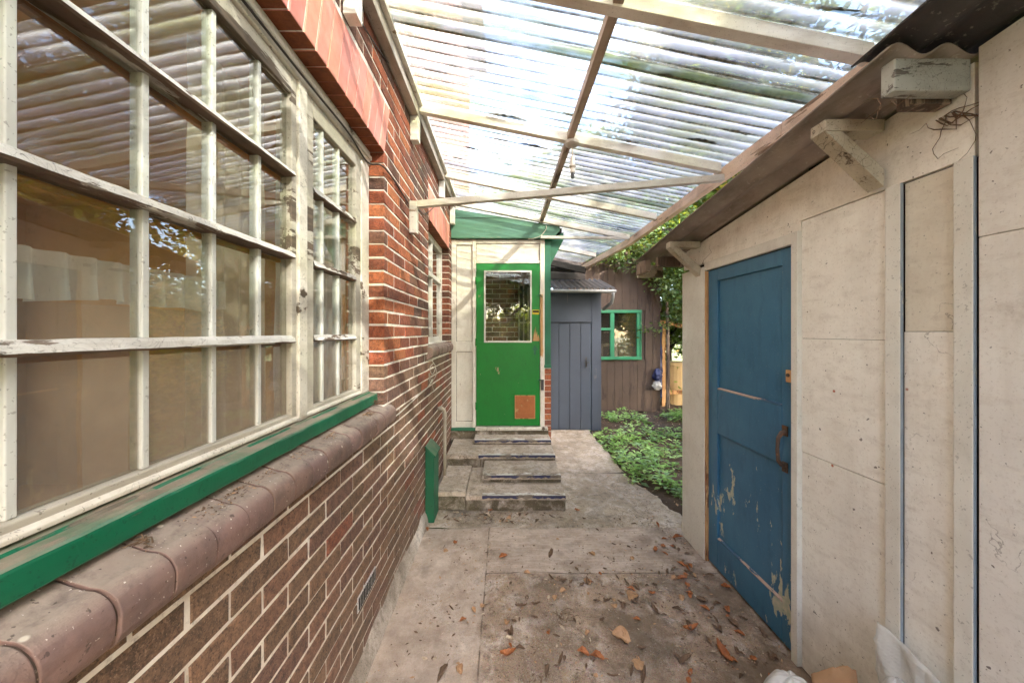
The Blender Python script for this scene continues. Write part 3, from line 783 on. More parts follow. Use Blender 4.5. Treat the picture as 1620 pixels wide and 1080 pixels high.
q.hexa([(xp - .022, ROOF_Y0, rz(xp) + .016), (xp + .022, ROOF_Y0, rz(xp) + .012), (xp - .02, 6.0, rz(xp) + .012), (xp - .064, 6.0, rz(xp) + .016),
        (xp - .022, ROOF_Y0, rz(xp) + .0675), (xp + .022, ROOF_Y0, rz(xp) + .0635), (xp - .02, 6.0, rz(xp) + .0635), (xp - .064, 6.0, rz(xp) + .0675)])
q.build('purlin', MT['purlin'], lean, bevel=.003)
for (ya, yb) in ((ROOF_Y0, 1.9), (1.905, 3.56), (3.565, 4.24), (4.245, 6.05)):
    q = MB(); xa, xb = eave_x(ya), eave_x(yb); t0 = .003 * rnd.uniform(-1, 1)
    q.hexa([(xa - .025, ya, 2.632 + t0), (xa + .025, ya, 2.632 + t0), (xb + .025, yb, 2.632), (xb - .025, yb, 2.632),
            (xa - .025, ya, 2.712 + t0), (xa + .025, ya, 2.712 + t0), (xb + .025, yb, 2.712), (xb - .025, yb, 2.712)])
    q.build('eave_beam', MT['eave'], lean, bevel=.003)
# wall blocks under rafters
for yr, za, zb in ((1.44, 2.86, 3.07), (2.44, 2.90, 3.068), (3.47, 2.90, 3.068), (4.17, 2.86, 3.068)):
    q = MB(); q.box(-.658, -.603, yr - .032, yr + .032, za, zb); q.build('wall_block', MT['white'], lean, bevel=.003)
q = MB(); q.box(-.658, -.606, 2.385, 2.435, 2.25, 2.47); q.build('wall_block', MT['tie'], lean, bevel=.003)
q = MB(); q.bar((-.605, 2.41, 2.452), (1.51, 2.41, 2.635), .042, .045); q.build('tie_beam', MT['tie'], lean, bevel=.003)
q = MB(); q.bar((.43, 4.2, 2.714), (1.49, 4.2, 2.70), .03, .032); q.build('tie_beam', MT['tie'], lean, bevel=.003)
for yy in (.2, 2.0):
    q = MB(); q.box(1.52, 1.56, yy, yy + .05, 2.45, 2.63); q.build('strut', MT['wood_old'], lean)
# corrugated sheets
PITCH = .076; AMP = .0085
def psheet(y0, y1, lift, seed):
    q = MB(); ny = int((y1 - y0) / PITCH * 10); nx = 14
    def f(u, v):
        y = y0 + (y1 - y0) * v
        x = -.655 + (eave_x(y) + .045 + .655) * u
        zz = rz(x) + .0625 + AMP + AMP * math.cos(2 * math.pi * y / PITCH) + lift
        zz += .004 * fbm(x * 1.5, y * 1.5, 1.0, 3) - .003 * math.sin(math.pi * min(1, max(0, (x + .6) / 1.05)) if x < .45 else math.pi * (x - .45) / 1.1)
        return (x, y, zz + .003)
    q.grid(f, nx, ny)
    return q.build('plastic_sheet', MT['plastic'], lean, smooth=True)
ys = ROOF_Y0; i = 0
while ys < ROOF_Y1 - .1:
    ye = min(ROOF_Y1, ys + .76)
    psheet(ys, ye + .06, .0025 * (i % 2), i); ys = ye; i += 1

# moss / leaf debris lying on the sheets
def clump_mesh(seed, L=.05, W=.011, H=.007):
    rr = random.Random(seed); q = MB()
    for k in range(9):
        cx = rr.uniform(-L, L); s_ = 1 - abs(cx) / L * .6
        l = rr.uniform(.012, .03) * s_ + .006; w = rr.uniform(.004, W) * s_ + .002
        a = rr.uniform(-.5, .5)
        n = 6; b = len(q.v)
        for j in range(n):
            t = 2 * math.pi * j / n
            dx, dy = l * math.cos(t) * rr.uniform(.7, 1.2), w * math.sin(t) * rr.uniform(.6, 1.3)
            q.v.append((cx + dx * math.cos(a) - dy * math.sin(a), dy * math.cos(a) + dx * math.sin(a) * .5, 0))
        q.v.append((cx, 0, rr.uniform(.4, 1) * H))
        for j in range(n): q.face((b + j, b + (j + 1) % n, b + n))
        q.face([b + j for j in range(n)][::-1])
    me_o = q.build('moss_clump', MT['moss'])
    return me_o
protos = [clump_mesh(s_) for s_ in range(5)]
spots = []
for p in protos: COL.objects.unlink(p)
rm = random.Random(21)
for i in range(110):
    y = .9 + rm.random() ** 1.2 * 4.6
    x = rm.uniform(-.5, 1.4)
    spots.append((x, y))
for i, (x, y) in enumerate(spots):
    o = protos[i % 5].copy(); COL.objects.link(o)
    y = (round(y / PITCH) + .5) * PITCH + rm.uniform(-.006, .006)
    s_ = rm.uniform(.5, 1.45)
    o.location = (x, y, rz(x) + .071); o.scale = (s_ * rm.uniform(.7, 1.6), s_ * rm.uniform(.6, 1.3), s_ * .9)
    o.rotation_euler = (0, math.atan(.2), rm.uniform(-.12, .12))
    tag(o, 'dark clump of moss caught in a groove on top of the clear plastic roof', 'moss', 'moss clumps on the plastic roof')

# pendant light at the crossing of purlin and rafter
lampo = thing('pendant_light', 'old round ceiling rose with a bare lampholder hanging under the plastic roof', 'light', (xp, 2.44, rz(xp)))
q = MB(); zc = rz(xp) - .002
q.tube([(xp - .01, 2.41, zc), (xp - .01, 2.41, zc - .006), (xp - .01, 2.41, zc - .022), (xp - .01, 2.41, zc - .03)], [.046, .05, .048, .034], 24); q.build('ceiling_rose', MT['lamp'], lampo, smooth=False)
q = MB(); q.tube([(xp - .01, 2.41, zc - .03), (xp - .008, 2.412, zc - .07), (xp - .006, 2.413, zc - .11)], .004, 6); q.build('flex', MT['cable_white'], lampo)
q = MB(); q.tube([(xp - .006, 2.413, zc - .10), (xp - .006, 2.413, zc - .115), (xp - .006, 2.413, zc - .16), (xp - .006, 2.413, zc - .162), (xp - .006, 2.413, zc - .175), (xp - .006, 2.413, zc - .178), (xp - .006, 2.413, zc - .215)],
               [.008, .016, .017, .023, .023, .016, .0155], 16); q.build('lampholder', MT['lamp'], lampo)
q = MB(); q.tube([(xp - .006, 2.413, zc - .216), (xp - .006, 2.413, zc - .25)], [.0125, .0125], 12); q.build('socket', MT['dark_metal'], lampo)

# ------------------------------------------------------------------ porch with the green door
porch = thing('porch', 'white timber porch with a bright green half glazed door at the top of the steps', 'porch', (0, 4.29, 0))
PY = 4.29
q = MB()
q.box(-.657, -.60, PY - .03, PY + .04, .40, 2.70); q.box(-.40, -.357, PY - .03, PY + .04, .40, 2.70)
q.box(-.60, -.40, PY - .02, PY + .04, 1.33, 1.45); q.box(-.60, -.40, PY - .02, PY + .04, .40, .47); q.box(-.60, -.40, PY - .02, PY + .04, 2.64, 2.70)
q.box(.43, .485, PY - .035, PY + .04, .40, 2.70)
q.box(-.357, .43, PY - .025, PY + .04, 2.412, 2.45); q.box(-.357, .43, PY - .02, PY + .04, 2.66, 2.70)
q.build('door_frame', MT['porch_white'], porch, bevel=.003)
q = MB(); q.box(-.60, -.40, PY - .004, PY + .03, .47, 1.33); q.box(-.60, -.40, PY - .004, PY + .03, 1.45, 2.64); q.box(-.357, .43, PY - .006, PY + .03, 2.45, 2.66)
q.build('wall_panel', MT['porch_white'], porch, bevel=.002)
for (a, b, c_, d) in ((-.60, -.40, .47, 1.33), (-.60, -.40, 1.45, 2.64), (-.357, .43, 2.45, 2.66)):
    q = MB(); e = .006
    q.box(a, b, PY - .0075, PY - .0045, c_, c_ + e); q.box(a, b, PY - .0075, PY - .0045, d - e, d); q.box(a, a + e, PY - .0075, PY - .0045, c_ + e, d - e); q.box(b - e, b, PY - .0075, PY - .0045, c_ + e, d - e)
    q.build('panel_shade_line', MT['joint'], porch)  # dark strips drawn as shade lines around the recessed panels
q = MB(); q.box(.487, .56, PY - .025, PY + .06, 1.17, 2.72); q.build('corner_post', MT['post_green'], porch, bevel=.003)
q = MB(); q.box(.478, .568, PY - .04, PY + .05, 1.13, 1.168); q.build('post_foot', MT['post_green'], porch, bevel=.003)
q = MB()
for kz in range(16):
    for (a, b) in (((.487, .565),) if kz % 2 else ((.487, .565),)):
        c = pick(PAL_HOT); za = .0 + kz * .07
        q.box(a, b, PY - .02 + rnd.uniform(-.002, .002), PY + .09, za + .005, za + .066, 0, c)
q.box(.489, .563, PY - .015, PY + .088, 0, 1.128, 1)
q.build('brick_base', [MT['brick'], MT['mortar']], porch)
q = MB()
q.prism([(-.657, PY - .065, 2.71), (.585, PY - .065, 2.71), (.665, PY - .065, 2.80), (.665, PY - .065, 2.852), (-.600, PY - .065, 3.06), (-.657, PY - .065, 3.06)], (0, .06, 0))
q.build('fascia', MT['porch_green'], porch, bevel=.003)
q = MB(); q.prism([(-.657, PY - .069, 2.955), (.15, PY - .069, 2.955), (-.657, PY - .069, 2.949)], (0, .002, 0)); q.build('board_joint', MT['black'], porch)
# soffit behind the post
q = MB(); q.prism([(.562, PY - .003, 2.40), (.562, PY - .003, 2.71), (.72, PY - .003, 2.80), (.72, PY - .003, 2.70)], (0, .9, 0)); q.build('eave_soffit', MT['post_green'], porch, bevel=.003)
q = MB(); q.box(-.655, .555, PY + .07, 5.35, .0, .38); q.box(.50, .55, PY + .09, 5.35, .38, 1.15); q.box(.50, .55, 5.1, 5.35, 1.15, 2.72); q.box(-.655, .55, 5.46, 5.5, .38, 2.72)  # right side left open above the low wall, added to light the interior
q.build('wall', MT['porch_white'], porch)
q = MB(); q.hexa([(-.655, PY + .0, 2.99), (.70, PY + .0, 2.79), (.70, 5.5, 2.79), (-.655, 5.5, 2.99), (-.655, PY + .0, 3.045), (.70, PY + .0, 2.845), (.70, 5.5, 2.845), (-.655, 5.5, 3.045)]); q.build('roof', MT['tar'], porch)
q = MB()
for kz in range(31):
    zz = .40 + kz * .0735; xx = -.64 - (.11 if kz % 2 else 0)
    while xx < .50:
        a, b = max(-.65, xx), min(.20 if zz < 2.35 else .5, xx + .214)
        if b - a > .03: q.box(a, b, 5.36, 5.40, zz, zz + .062, 0, pick(PAL_UP))
        xx += .225
q.box(-.65, .5, 5.363, 5.45, .39, 2.7, 1)
q.build('inner_brickwork', [MT['brick'], MT['mortar']], porch)
q = MB()
for x_ in (.205, .275, .345, .415, .48): q.box(x_, x_ + .02, 5.32, 5.36, .5, 2.3)
for z_ in (.5, 1.1, 1.7, 2.28): q.box(.205, .5, 5.315, 5.358, z_, z_ + .03)
q.box(.226, .478, 5.354, 5.36, .5, 2.3, 1)
q.build('inner_window', [MT['head'], MT['black']], porch)
# threshold
q = MB(); q.box(-.36, .52, PY - .075, PY + .04, .375, .412); q.build('threshold', MT['white_frame'], porch, bevel=.004)
q = MB(); q.box(-.657, -.363, PY - .07, PY + .04, .37, .398); q.build('sill_board', MT['post_green'], porch, bevel=.003)
q = MB(); q.box(-.657, .53, PY - .055, PY + .06, .0, .368); q.build('base', MT['step_dark'], porch, bevel=.006)
# door, very slightly out of square
q = MB()
DY0, DY1 = PY - .033, PY + .008
q.box(-.352, .425, DY0, DY1, .425, 1.445); q.box(-.352, .425, DY0, DY1, 2.318, 2.404)
q.box(-.352, -.256, DY0, DY1, 1.445, 2.318); q.box(.325, .425, DY0, DY1, 1.445, 2.318)
door = q.build('door', MT['door_green'], porch, bevel=.002)
q = MB()
for (a, b, c_, d) in ((-.258, .327, 2.30, 2.322), (-.258, .327, 1.441, 1.463)): q.box(a, b, DY0 - .008, DY0 - .0005, c_, d)
for (a, b) in ((-.258, -.238), (.307, .327)): q.box(a, b, DY0 - .008, DY0 - .0005, 1.463, 2.30)
q.build('glazing_bead', MT['white'], door, bevel=.002)
q = MB(); q.box(-.246, .318, DY0 + .012, DY0 + .016, 1.45, 2.314); q.build('pane', MT['glass2'], door)
q = MB(); q.box(.125, .362, DY0 - .007, DY0 - .0005, .517, .79); q.build('cat_flap_cover', MT['hardboard'], door, bevel=.002)
q = MB()
for a, b, c_, d in ((.122, .365, .79, .796), (.122, .365, .511, .517), (.119, .125, .511, .796), (.362, .368, .511, .796)): q.box(a, b, DY0 - .006, DY0 - .0005, c_, d)
q.build('flap_edge', MT['wood_raw'], door)
q = MB(); q.box(.335, .418, DY0 - .0025, DY0 - .0005, 1.785, 1.842, 0); q.box(.340, .413, DY0 - .0036, DY0 - .0027, 1.808, 1.832, 1)
for i in range(5): q.box(.344 + i * .0135, .352 + i * .0135, DY0 - .0036, DY0 - .0027, 1.792, 1.799, 1)
q.build('sticker', [MT['sticker'], MT['black']], door)
# splintered wood beside the lock
q = MB(); sp = [(.327, 1.44)]
pts = [(.335, 1.47), (.342, 1.55), (.349, 1.49), (.358, 1.61), (.366, 1.52), (.374, 1.64), (.381, 1.53), (.390, 1.58), (.398, 1.50), (.408, 1.54), (.423, 1.48), (.423, 1.46), (.327, 1.46)]
q.prism([(x, DY0 - .0035, zz) for x, zz in pts], (0, .003, 0)); q.build('split_wood', MT['wood_raw'], door)
q = MB(); q.box(.335, .40, DY0 - .006, DY0 - .0005, 1.35, 1.375); q.box(.352, .378, DY0 - .0065, DY0 - .0005, 1.29, 1.40); q.tube([(.365, DY0 - .0, 1.325), (.365, DY0 - .02, 1.325)], .012, 10); q.build('lock', MT['post_green'], door)
for zz in (.62, 1.4, 2.15):
    q = MB(); q.tube([(-.355, DY0 - .004, zz), (-.355, DY0 - .004, zz + .09)], .008, 8); q.build('hinge', MT['door_green'], door)
q = MB(); q.tube([(.395, DY0 - .008, 2.02), (.44, DY0 - .012, 2.02), (.455, DY0 - .012, 1.99)], .006, 6); q.tube([(.40, DY0 - .006, .985), (.44, DY0 - .012, .985)], .007, 6); q.build('hook', MT['post_green'], door)
q = MB(); q.box(.431, .462, PY - .041, PY - .0352, 1.28, 2.03)
q.prism([(.436, PY - .044, 1.30), (.456, PY - .044, 1.25), (.468, PY - .044, 1.33), (.46, PY - .044, 1.46), (.44, PY - .044, 1.40)], (0, .003, 0))
q.build('broken_jamb', MT['wood_raw'], porch, bevel=.002)
q = MB(); q.box(.44, .474, PY - .047, PY - .0355, .86, .99); q.build('keeper', MT['dark_metal'], porch, bevel=.003)

# ------------------------------------------------------------------ steps
steps = thing('concrete_steps', 'worn concrete steps with blue and white painted nosings leading up to the green door', 'steps', (.1, 3.6, 0))
def step(x0, x1, y0, y1, z0, z1, nx0=None, dark=True, nm='step'):
    q = MB()
    def rough_box(x0, x1, y0, y1, z0, z1):
        n = max(3, int((x1 - x0) / .03)); sd = x0 * 3 + z1 * 7
        def f(u, v):
            x = x0 + (x1 - x0) * u
            pr = [(y0 + .022, z0), (y0 + .02, z1 - .042), (y0, z1 - .036), (y0 + .004, z1), (y0 + (y1 - y0) * .33, z1), (y0 + (y1 - y0) * .66, z1), (y1, z1), (y1, z0)]
            y, zz = pr[min(7, int(v * 7 + .5))]
            return (x, y + .004 * fbm(x * 9, zz * 9 + v, sd, 4), zz + .004 * fbm(x * 9, y * 9, sd + 2, 4))
        b = len(q.v)
        q.grid(f, n, 7)
        for fi in range(len(q.f)):
            if fi % 7 in (0, 1): q.m[fi] = 1  # faces under the nosing get the darker concrete, shade painted in
        for cidx in (0, n): q.face([b + cidx * 8 + j for j in range(8)])
    rough_box(x0, x1, y0, y1, z0, z1)
    o = q.build(nm, [MT['step'], MT['step_dark']], steps)
    if nx0 is not None:
        w = MB(); nn = int((x1 - nx0) / .012)
        w.grid(lambda u, v: (nx0 + (x1 - .004 - nx0) * u, y0 - .004 + .045 * v * (1 + .5 * fbm(u * 14, 2, z1, 3)) + (.0 if v else 0) + .004 * fbm((nx0 + (x1 - nx0) * u) * 9, 0, x0 * 3 + z1 * 7, 4), z1 + .0065), nn, 1, 0)
        w.build('white_edge', MT['nosing_white'], o, solid=.001)
        w = MB()
        w.grid(lambda u, v: (nx0 + (x1 - .004 - nx0) * u, y0 - .0075 + .003 * fbm(u * 10, 1, z1, 3), z1 + .003 - (.022 + .012 * fbm(u * 16, 7, z1, 3)) * v), nn, 1, 0)
        w.build('blue_edge', MT['nosing_blue'], o, solid=.001)
    return o
step(-.345, .532, 3.04, 3.9, .0, .138, -.2)
step(-.215, .532, 3.29, 3.9, .139, .212, -.2)
step(-.62, .532, 3.665, 4.23, .0, .27, -.28)
step(-.36, .53, 4.0, 4.23, .271, .325, -.35)
step(-.60, -.35, 3.05, 3.66, .0, .165, None, nm='side_block')

# green pipe boxing
bx = thing('pipe_box', 'dark green wooden pipe casing with a sloping top against the brick wall by the steps', 'pipe box', (-.61, 3.04, 0))
q = MB()
q.prism([(-.657, 2.86, .0), (-.657, 2.86, .62), (-.585, 2.86, .55), (-.585, 2.86, .0)], (0, .2, 0)); q.build('casing', MT['box_green'], bx, bevel=.003)
q = MB(); q.bar((-.657, 2.96, .631), (-.572, 2.96, .545), .23, .014, up=(0, 0, 1)); q.build('lid', MT['box_green'], bx, bevel=.003)
# waste pipe
pp = thing('waste_pipe', 'pale grey plastic waste pipe leaving the wall above the green pipe casing', 'pipe', (-.62, 3.38, 0))
q = MB(); q.tube([(-.66, 3.42, .82), (-.632, 3.42, .822), (-.61, 3.42, .815), (-.598, 3.42, .80), (-.593, 3.42, .77), (-.593, 3.42, .4), (-.593, 3.42, .165)], .0165, 12); q.build('pipe', MT['pipe'], pp, smooth=True)
q = MB(); q.tube([(-.593, 3.42, .775), (-.593, 3.42, .735)], .021, 12); q.tube([(-.645, 3.42, .822), (-.618, 3.42, .819)], .021, 12); q.build('collar', MT['pipe'], pp)

# cables on the wall
def cable(nm, pts, r, mat, label, cat='cable'):
    P = [Vector(p) for p in pts]; out = []
    for i in range(len(P) - 1):
        p0 = P[max(i - 1, 0)]; p1 = P[i]; p2 = P[i + 1]; p3 = P[min(i + 2, len(P) - 1)]
        for s_ in range(8):
            t = s_ / 8
            out.append(.5 * ((2 * p1) + (p2 - p0) * t + (2 * p0 - 5 * p1 + 4 * p2 - p3) * t * t + (3 * p1 - p0 - 3 * p2 + p3) * t ** 3))
    out.append(P[-1])
    q = MB(); q.tube(out, r, 6, 0); o = q.build(nm, mat, smooth=True, origin=tuple(P[0]))
    return tag(o, label, cat)
def wp(px, py, X=-.652):
    Y = 550 * X / (px - 799); return (X, Y, 1.57 + (525 - py) / 550 * Y)
cable('cable', [(-.728, .9, 2.49), (-.722, 1.3, 2.483), (-.724, 1.6, 2.49), (-.728, 1.84, 2.468), wp(604, 262), wp(622, 283), wp(634, 302), wp(646, 322)], .0045, MT['cable_black'], 'thin black cable running from the long window head across the brick pier')
cable('cable', [wp(470, -60), wp(545, 0), wp(600, 80), wp(640, 135), wp(662, 175), wp(690, 225), wp(705, 275)], .004, MT['cable_black'], 'thin black cable under the roof wall plate on the brick wall')
cable('cable', [wp(660, 330), wp(672, 338), wp(684, 330), wp(690, 322)], .003, MT['cable_black'], 'short slack black cable loop below the end of the tie beam')
cable('cable', [wp(618, 665), wp(640, 646), wp(660, 627), wp(677, 612), wp(684, 600)], .0045, MT['cable_white'], 'pale cable clipped at a slant on the brick wall below the small window')
cable('cable', [wp(683, 570), wp(689, 580), wp(684, 592), wp(680, 582), wp(687, 575), wp(690, 592), wp(681, 605), wp(679, 590), wp(686, 618)], .003, MT['cable_white'], 'tangled loops of thin white wire hanging below the small window sill')
cable('cable', [(.50, 4.22, 2.86), (.49, 4.19, 2.80), (.42, 4.18, 2.72), (.33, 4.18, 2.69), (.28, 4.21, 2.695)], .004, MT['cable_white'], 'loose white wire drooping over the green porch fascia')

# ------------------------------------------------------------------ white shed on the right
shed = thing('white_shed', 'cream boarded shed with a blue panelled door and corrugated roof on the right', 'shed', (1.4, 1.6, 0))
SX = 1.39
def sroof(y): return 2.50 - .115 * y
q = MB(); q.box(1.415, 1.46, -1.3, 1.62, 0, 2.33); q.box(1.415, 1.46, 2.40, 2.68, 0, 2.2); q.box(1.415, 1.46, 1.62, 2.40, 2.0, 2.24)
q.box(1.47, 3.3, 2.60, 2.68, 0, 2.2); q.box(3.25, 3.3, -1.3, 2.58, 0, 2.2)
q.build('wall', MT['black'], shed)
def board(y0, y1, z0, z1, x, mat, zt=None, nm='wall_board'):
    q = MB()
    if zt: q.prism([(x, y0, z0), (x, y1, z0), (x, y1, zt(y1)), (x, y0, zt(y0))], (.02, 0, 0))
    else: q.box(x, x + .02, y0, y1, z0, z1)
    return q.build(nm, mat, shed, bevel=.002)
board(1.258, 1.632, .0, 1.0098, 1.393, MT['board']); board(1.258, 1.632, 1.012, 1.539, 1.391, MT['board']); board(1.258, 1.632, 1.5405, 2.088, 1.392, MT['board'])
board(1.068, 1.214, .0, 1.5705, 1.393, MT['board']); board(1.068, 1.214, 1.572, 2.086, 1.396, MT['board_dark'])
board(1.03, 2.70, 2.0915, 0, 1.390, MT['board'], lambda y: sroof(y) - .012)
board(-1.3, 1.016, .0, 1.8455, 1.384, MT['ply']); board(-1.3, 1.016, 1.847, 0, 1.383, MT['ply'], lambda y: sroof(y) - .012 + .03)
board(1.634, 2.70, 2.047, 2.0915, 1.389, MT['board'])
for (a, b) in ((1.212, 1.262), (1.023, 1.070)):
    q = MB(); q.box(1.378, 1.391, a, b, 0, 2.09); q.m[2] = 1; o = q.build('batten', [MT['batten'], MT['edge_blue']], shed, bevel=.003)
# door frame
q = MB(); q.box(1.370, 1.40, 1.631, 1.667, 0, 2.045); q.build('door_trim', [MT['batten']], shed, bevel=.003)
q = MB(); q.box(1.374, 1.40, 1.669, 2.40, 1.99, 2.045); q.build('door_trim', MT['batten'], shed, bevel=.003)
q = MB(); q.box(1.371, 1.415, 2.395, 2.69, 0, 2.02); q.build('corner_board', MT['batten'], shed, bevel=.003)
q = MB(); q.box(1.376, 1.40, 2.382, 2.394, 0.0, 1.985); q.build('hinge_strip', MT['wood_raw'], shed)
q = MB(); q.box(1.415, 1.47, 1.66, 2.40, -.0, .012); q.build('threshold', MT['wood_old'], shed)
# blue door
q = MB()
ya, yb = 1.672, 2.379; zt = 1.985; st = .10
q.box(1.392, 1.43, ya, ya + .075, .018, zt); q.box(1.392, 1.43, yb - st, yb, .018, zt)
for (a, b) in ((.018, .217), (.906, 1.199), (1.905, zt)): q.box(1.392, 1.43, ya + .075, yb - st, a, b)
q.box(1.405, 1.425, ya + .074, yb - st + .001, .216, .907); q.box(1.405, 1.425, ya + .074, yb - st + .001, 1.198, 1.906)
bd = q.build('door', MT['blue'], shed, bevel=.003)
for (a, b) in ((.217, .225), (1.199, 1.206)):
    q = MB(); q.prism([(1.3925, ya + .076, a - .006), (1.404, ya + .076, a + .008), (1.3905, ya + .076, a + .002)], (0, yb - st - ya - .078, 0))
    q.build('panel_edge', MT['blue_worn'], bd)
q = MB()
hy = 1.725
q.tube([(1.391, hy, 1.075), (1.372, hy, 1.07), (1.352, hy - .004, 1.045), (1.346, hy - .006, .99), (1.352, hy - .004, .935), (1.372, hy, .912), (1.391, hy, .907)], [.011, .0105, .009, .008, .009, .0105, .011], 10)
q.box(1.386, 1.3918, hy - .016, hy + .016, 1.055, 1.105); q.box(1.386, 1.3918, hy - .016, hy + .016, .876, .925)
q.build('handle', MT['rust'], bd, smooth=False)
q = MB(); q.box(1.378, 1.3918, 1.674, 1.708, 1.325, 1.385, 0); q.tube([(1.378, 1.69, 1.36), (1.371, 1.69, 1.36)], .009, 10, 1)
q.build('lock', [MT['wood_raw'], MT['rust']], bd, bevel=.002)
# roof
def csheet(x0, x1, y0, y1, zf, amp, pitch, mat, parent, axis='x', th=.006, nm='roof_sheet'):
    q = MB(); nx = int((x1 - x0) / pitch * 10) if axis == 'x' else 6
    ny = 12 if axis == 'x' else int((y1 - y0) / pitch * 10)
    def f(u, v):
        x = x0 + (x1 - x0) * u; y = y0 + (y1 - y0) * v
        w = x if axis == 'x' else y
        return (x, y, zf(x, y) + amp * math.cos(2 * math.pi * w / pitch) + .002 * fbm(x * 3, y * 3, 1, 3))
    q.grid(f, nx, ny)
    return q.build(nm, mat, parent, smooth=True, solid=th)
csheet(1.125, 3.45, 1.024, 3.06, lambda x, y: sroof(y) + .02, .017, .145, MT['corr'], shed)
csheet(1.115, 3.45, -1.4, 1.12, lambda x, y: sroof(y) + .055, .015, .145, MT['corr_dark'], shed)
# purlin ends / barge under the verge
q = MB(); q.box(1.19, 3.3, 2.70, 2.75, 2.08, 2.155); q.build('eave_rail', MT['wood_old'], shed, bevel=.003)
q = MB(); q.box(1.15, 1.36, 2.99, 3.03, 2.04, 2.145); q.build('eave_board', MT['bracket'], shed, bevel=.003)
q = MB(); q.box(1.13, 1.175, 2.80, 3.0, 2.055, 2.15); q.build('eave_board', MT['wood_old'], shed, bevel=.003)
# brackets under the verge
def bracket(y, zt):
    o = MB(); w = .032
    o.box(1.158, 1.372, y - w, y + w, zt - .042, zt); b = o.build('bracket', MT['bracket'], shed, bevel=.003)
    q = MB(); q.hexa([(1.165, y - w + .003, zt - .045), (1.225, y - w + .003, zt - .045), (1.225, y + w - .003, zt - .045), (1.165, y + w - .003, zt - .045),
                      (1.165, y - w + .003, zt - .043), (1.225, y - w + .003, zt - .043), (1.225, y + w - .003, zt - .043), (1.165, y + w - .003, zt - .043)])
    q.prism([(1.16, y - w + .003, zt - .043), (1.222, y - w + .003, zt - .043), (1.372, y - w + .003, zt - .178), (1.372, y - w + .003, zt - .243)], (0, 2 * w - .006, 0))
    q.build('brace', MT['bracket'], b, bevel=.003)
bracket(2.47, sroof(2.47) - .01); bracket(1.287, sroof(1.287) - .013)
q = MB(); q.box(1.160, 1.388, 1.035, 1.075, 2.288, 2.385); q.build('end_board', MT['endboard'], shed, bevel=.004)
q = MB(); q.box(1.26, 1.385, 1.0765, 1.12, 2.276, 2.32); q.build('end_rail', MT['wood_old'], shed, bevel=.003)

# dead roots / cobwebs hanging under the eaves
def strands(nm, base, n, L, label, seed, side=(0, 0, 0)):
    rr = random.Random(seed); q = MB()
    for i in range(n):
        p = Vector(base) + Vector((0, rr.uniform(-.03, .03), 0)); pts = [p.copy()]; d = Vector((side[0], side[1] + rr.uniform(-.6, .6), -1))
        for k in range(8):
            d += Vector((0, rr.uniform(-.6, .6), rr.uniform(-.3, .3)));
            if rr.random() < .2: d.z *= -.4
            p = p + d.normalized() * L / 8 * rr.uniform(.6, 1.3); p.x = min(p.x, base[0] + .004); pts.append(p.copy())
        q.tube(pts, [rr.uniform(.0012, .003) * (1 - k / 10) for k in range(9)], 4)
    return tag(q.build(nm, MT['cobweb'], origin=base), label, 'dead roots')
strands('dead_root', (1.385, 1.09, 2.25), 9, .22, 'tangle of dead brown roots hanging under the shed end board', 3, (0, -.35, 0))
strands('dead_root', (1.165, 1.07, 2.268), 4, .09, 'short dangling brown root at the left corner of the shed end board', 5)
strands('dead_root', (1.374, 2.46, 1.98), 4, .35, 'thin dry stems trailing down the shed corner below the bracket', 8)

# ------------------------------------------------------------------ grey shed
gs = thing('grey_shed', 'blue grey boarded outhouse with plank door and small corrugated roof beyond the porch', 'shed', (1.1, 5.6, 0))
GY = 5.57
q = MB(); q.box(.60, 1.385, GY - .012, GY + .03, 1.735, 2.20); q.box(1.385, 1.535, GY - .02, GY + .05, 0, 2.2); q.box(.60, .70, GY - .014, GY + .03, 0, 1.73); q.box(1.49, 1.535, GY + .05, 6.3, 0, 2.2)
q.build('wall', MT['shed_grey'], gs, bevel=.003)
q = MB(); q.box(.60, 1.4, GY - .03, GY - .013, 1.728, 1.748); q.build('drip_rail', MT['shed_grey'], gs, bevel=.002)
q = MB(); xs = [.705, .86, 1.035, 1.21, 1.375]
for a, b in zip(xs[:-1], xs[1:]): q.box(a + .003, b - .003, GY - .008 + rnd.uniform(-.002, .002), GY + .02, .01, 1.722)
gd = q.build('door', MT['shed_grey'], gs, bevel=.003)
q = MB(); q.box(.70, 1.38, GY + .021, GY + .03, .0, 1.73); q.build('backing', MT['black'], gs)
q = MB(); q.box(1.285, 1.31, GY - .016, GY - .009, 1.0, 1.17); q.tube([(1.297, GY - .015, 1.13), (1.297, GY - .05, 1.11), (1.297, GY - .05, 1.05), (1.297, GY - .015, 1.03)], .007, 6); q.box(1.27, 1.34, GY - .022, GY - .017, 1.075, 1.095); q.build('latch', MT['dark_metal'], gd)
csheet(.58, 1.70, 5.36, 6.3, lambda x, y: 2.235 + (y - 5.36) * .30, .017, .09, MT['corr_grey'], gs)
q = MB(); q.tube([(.56, 5.33, 2.20), (1.2, 5.33, 2.197), (1.70, 5.33, 2.193)], .027, 10); q.build('gutter', MT['gutter'], gs)
q = MB(); q.tube([(1.66, 5.335, 2.19), (1.66, 5.34, 2.12), (1.655, 5.40, 2.02), (1.57, 5.55, 1.93)], .026, 10); q.build('downpipe', MT['gutter'], gs, smooth=True)
q = MB()
for kz in range(4): q.box(.585, 1.42 - .06 * kz, 6.16 + kz * .004, 6.22, 2.50 + kz * .15, 2.645 + kz * .15)
q.build('upper_boards', MT['tar'], gs, bevel=.004)
q = MB(); q.bar((.58, 5.95, 2.80), (1.36, 5.85, 2.60), .09, .10); q.bar((.62, 5.98, 2.66), (1.2, 5.98, 2.62), .05, .06); q.build('roof_beam', MT['tar'], gs, bevel=.004)

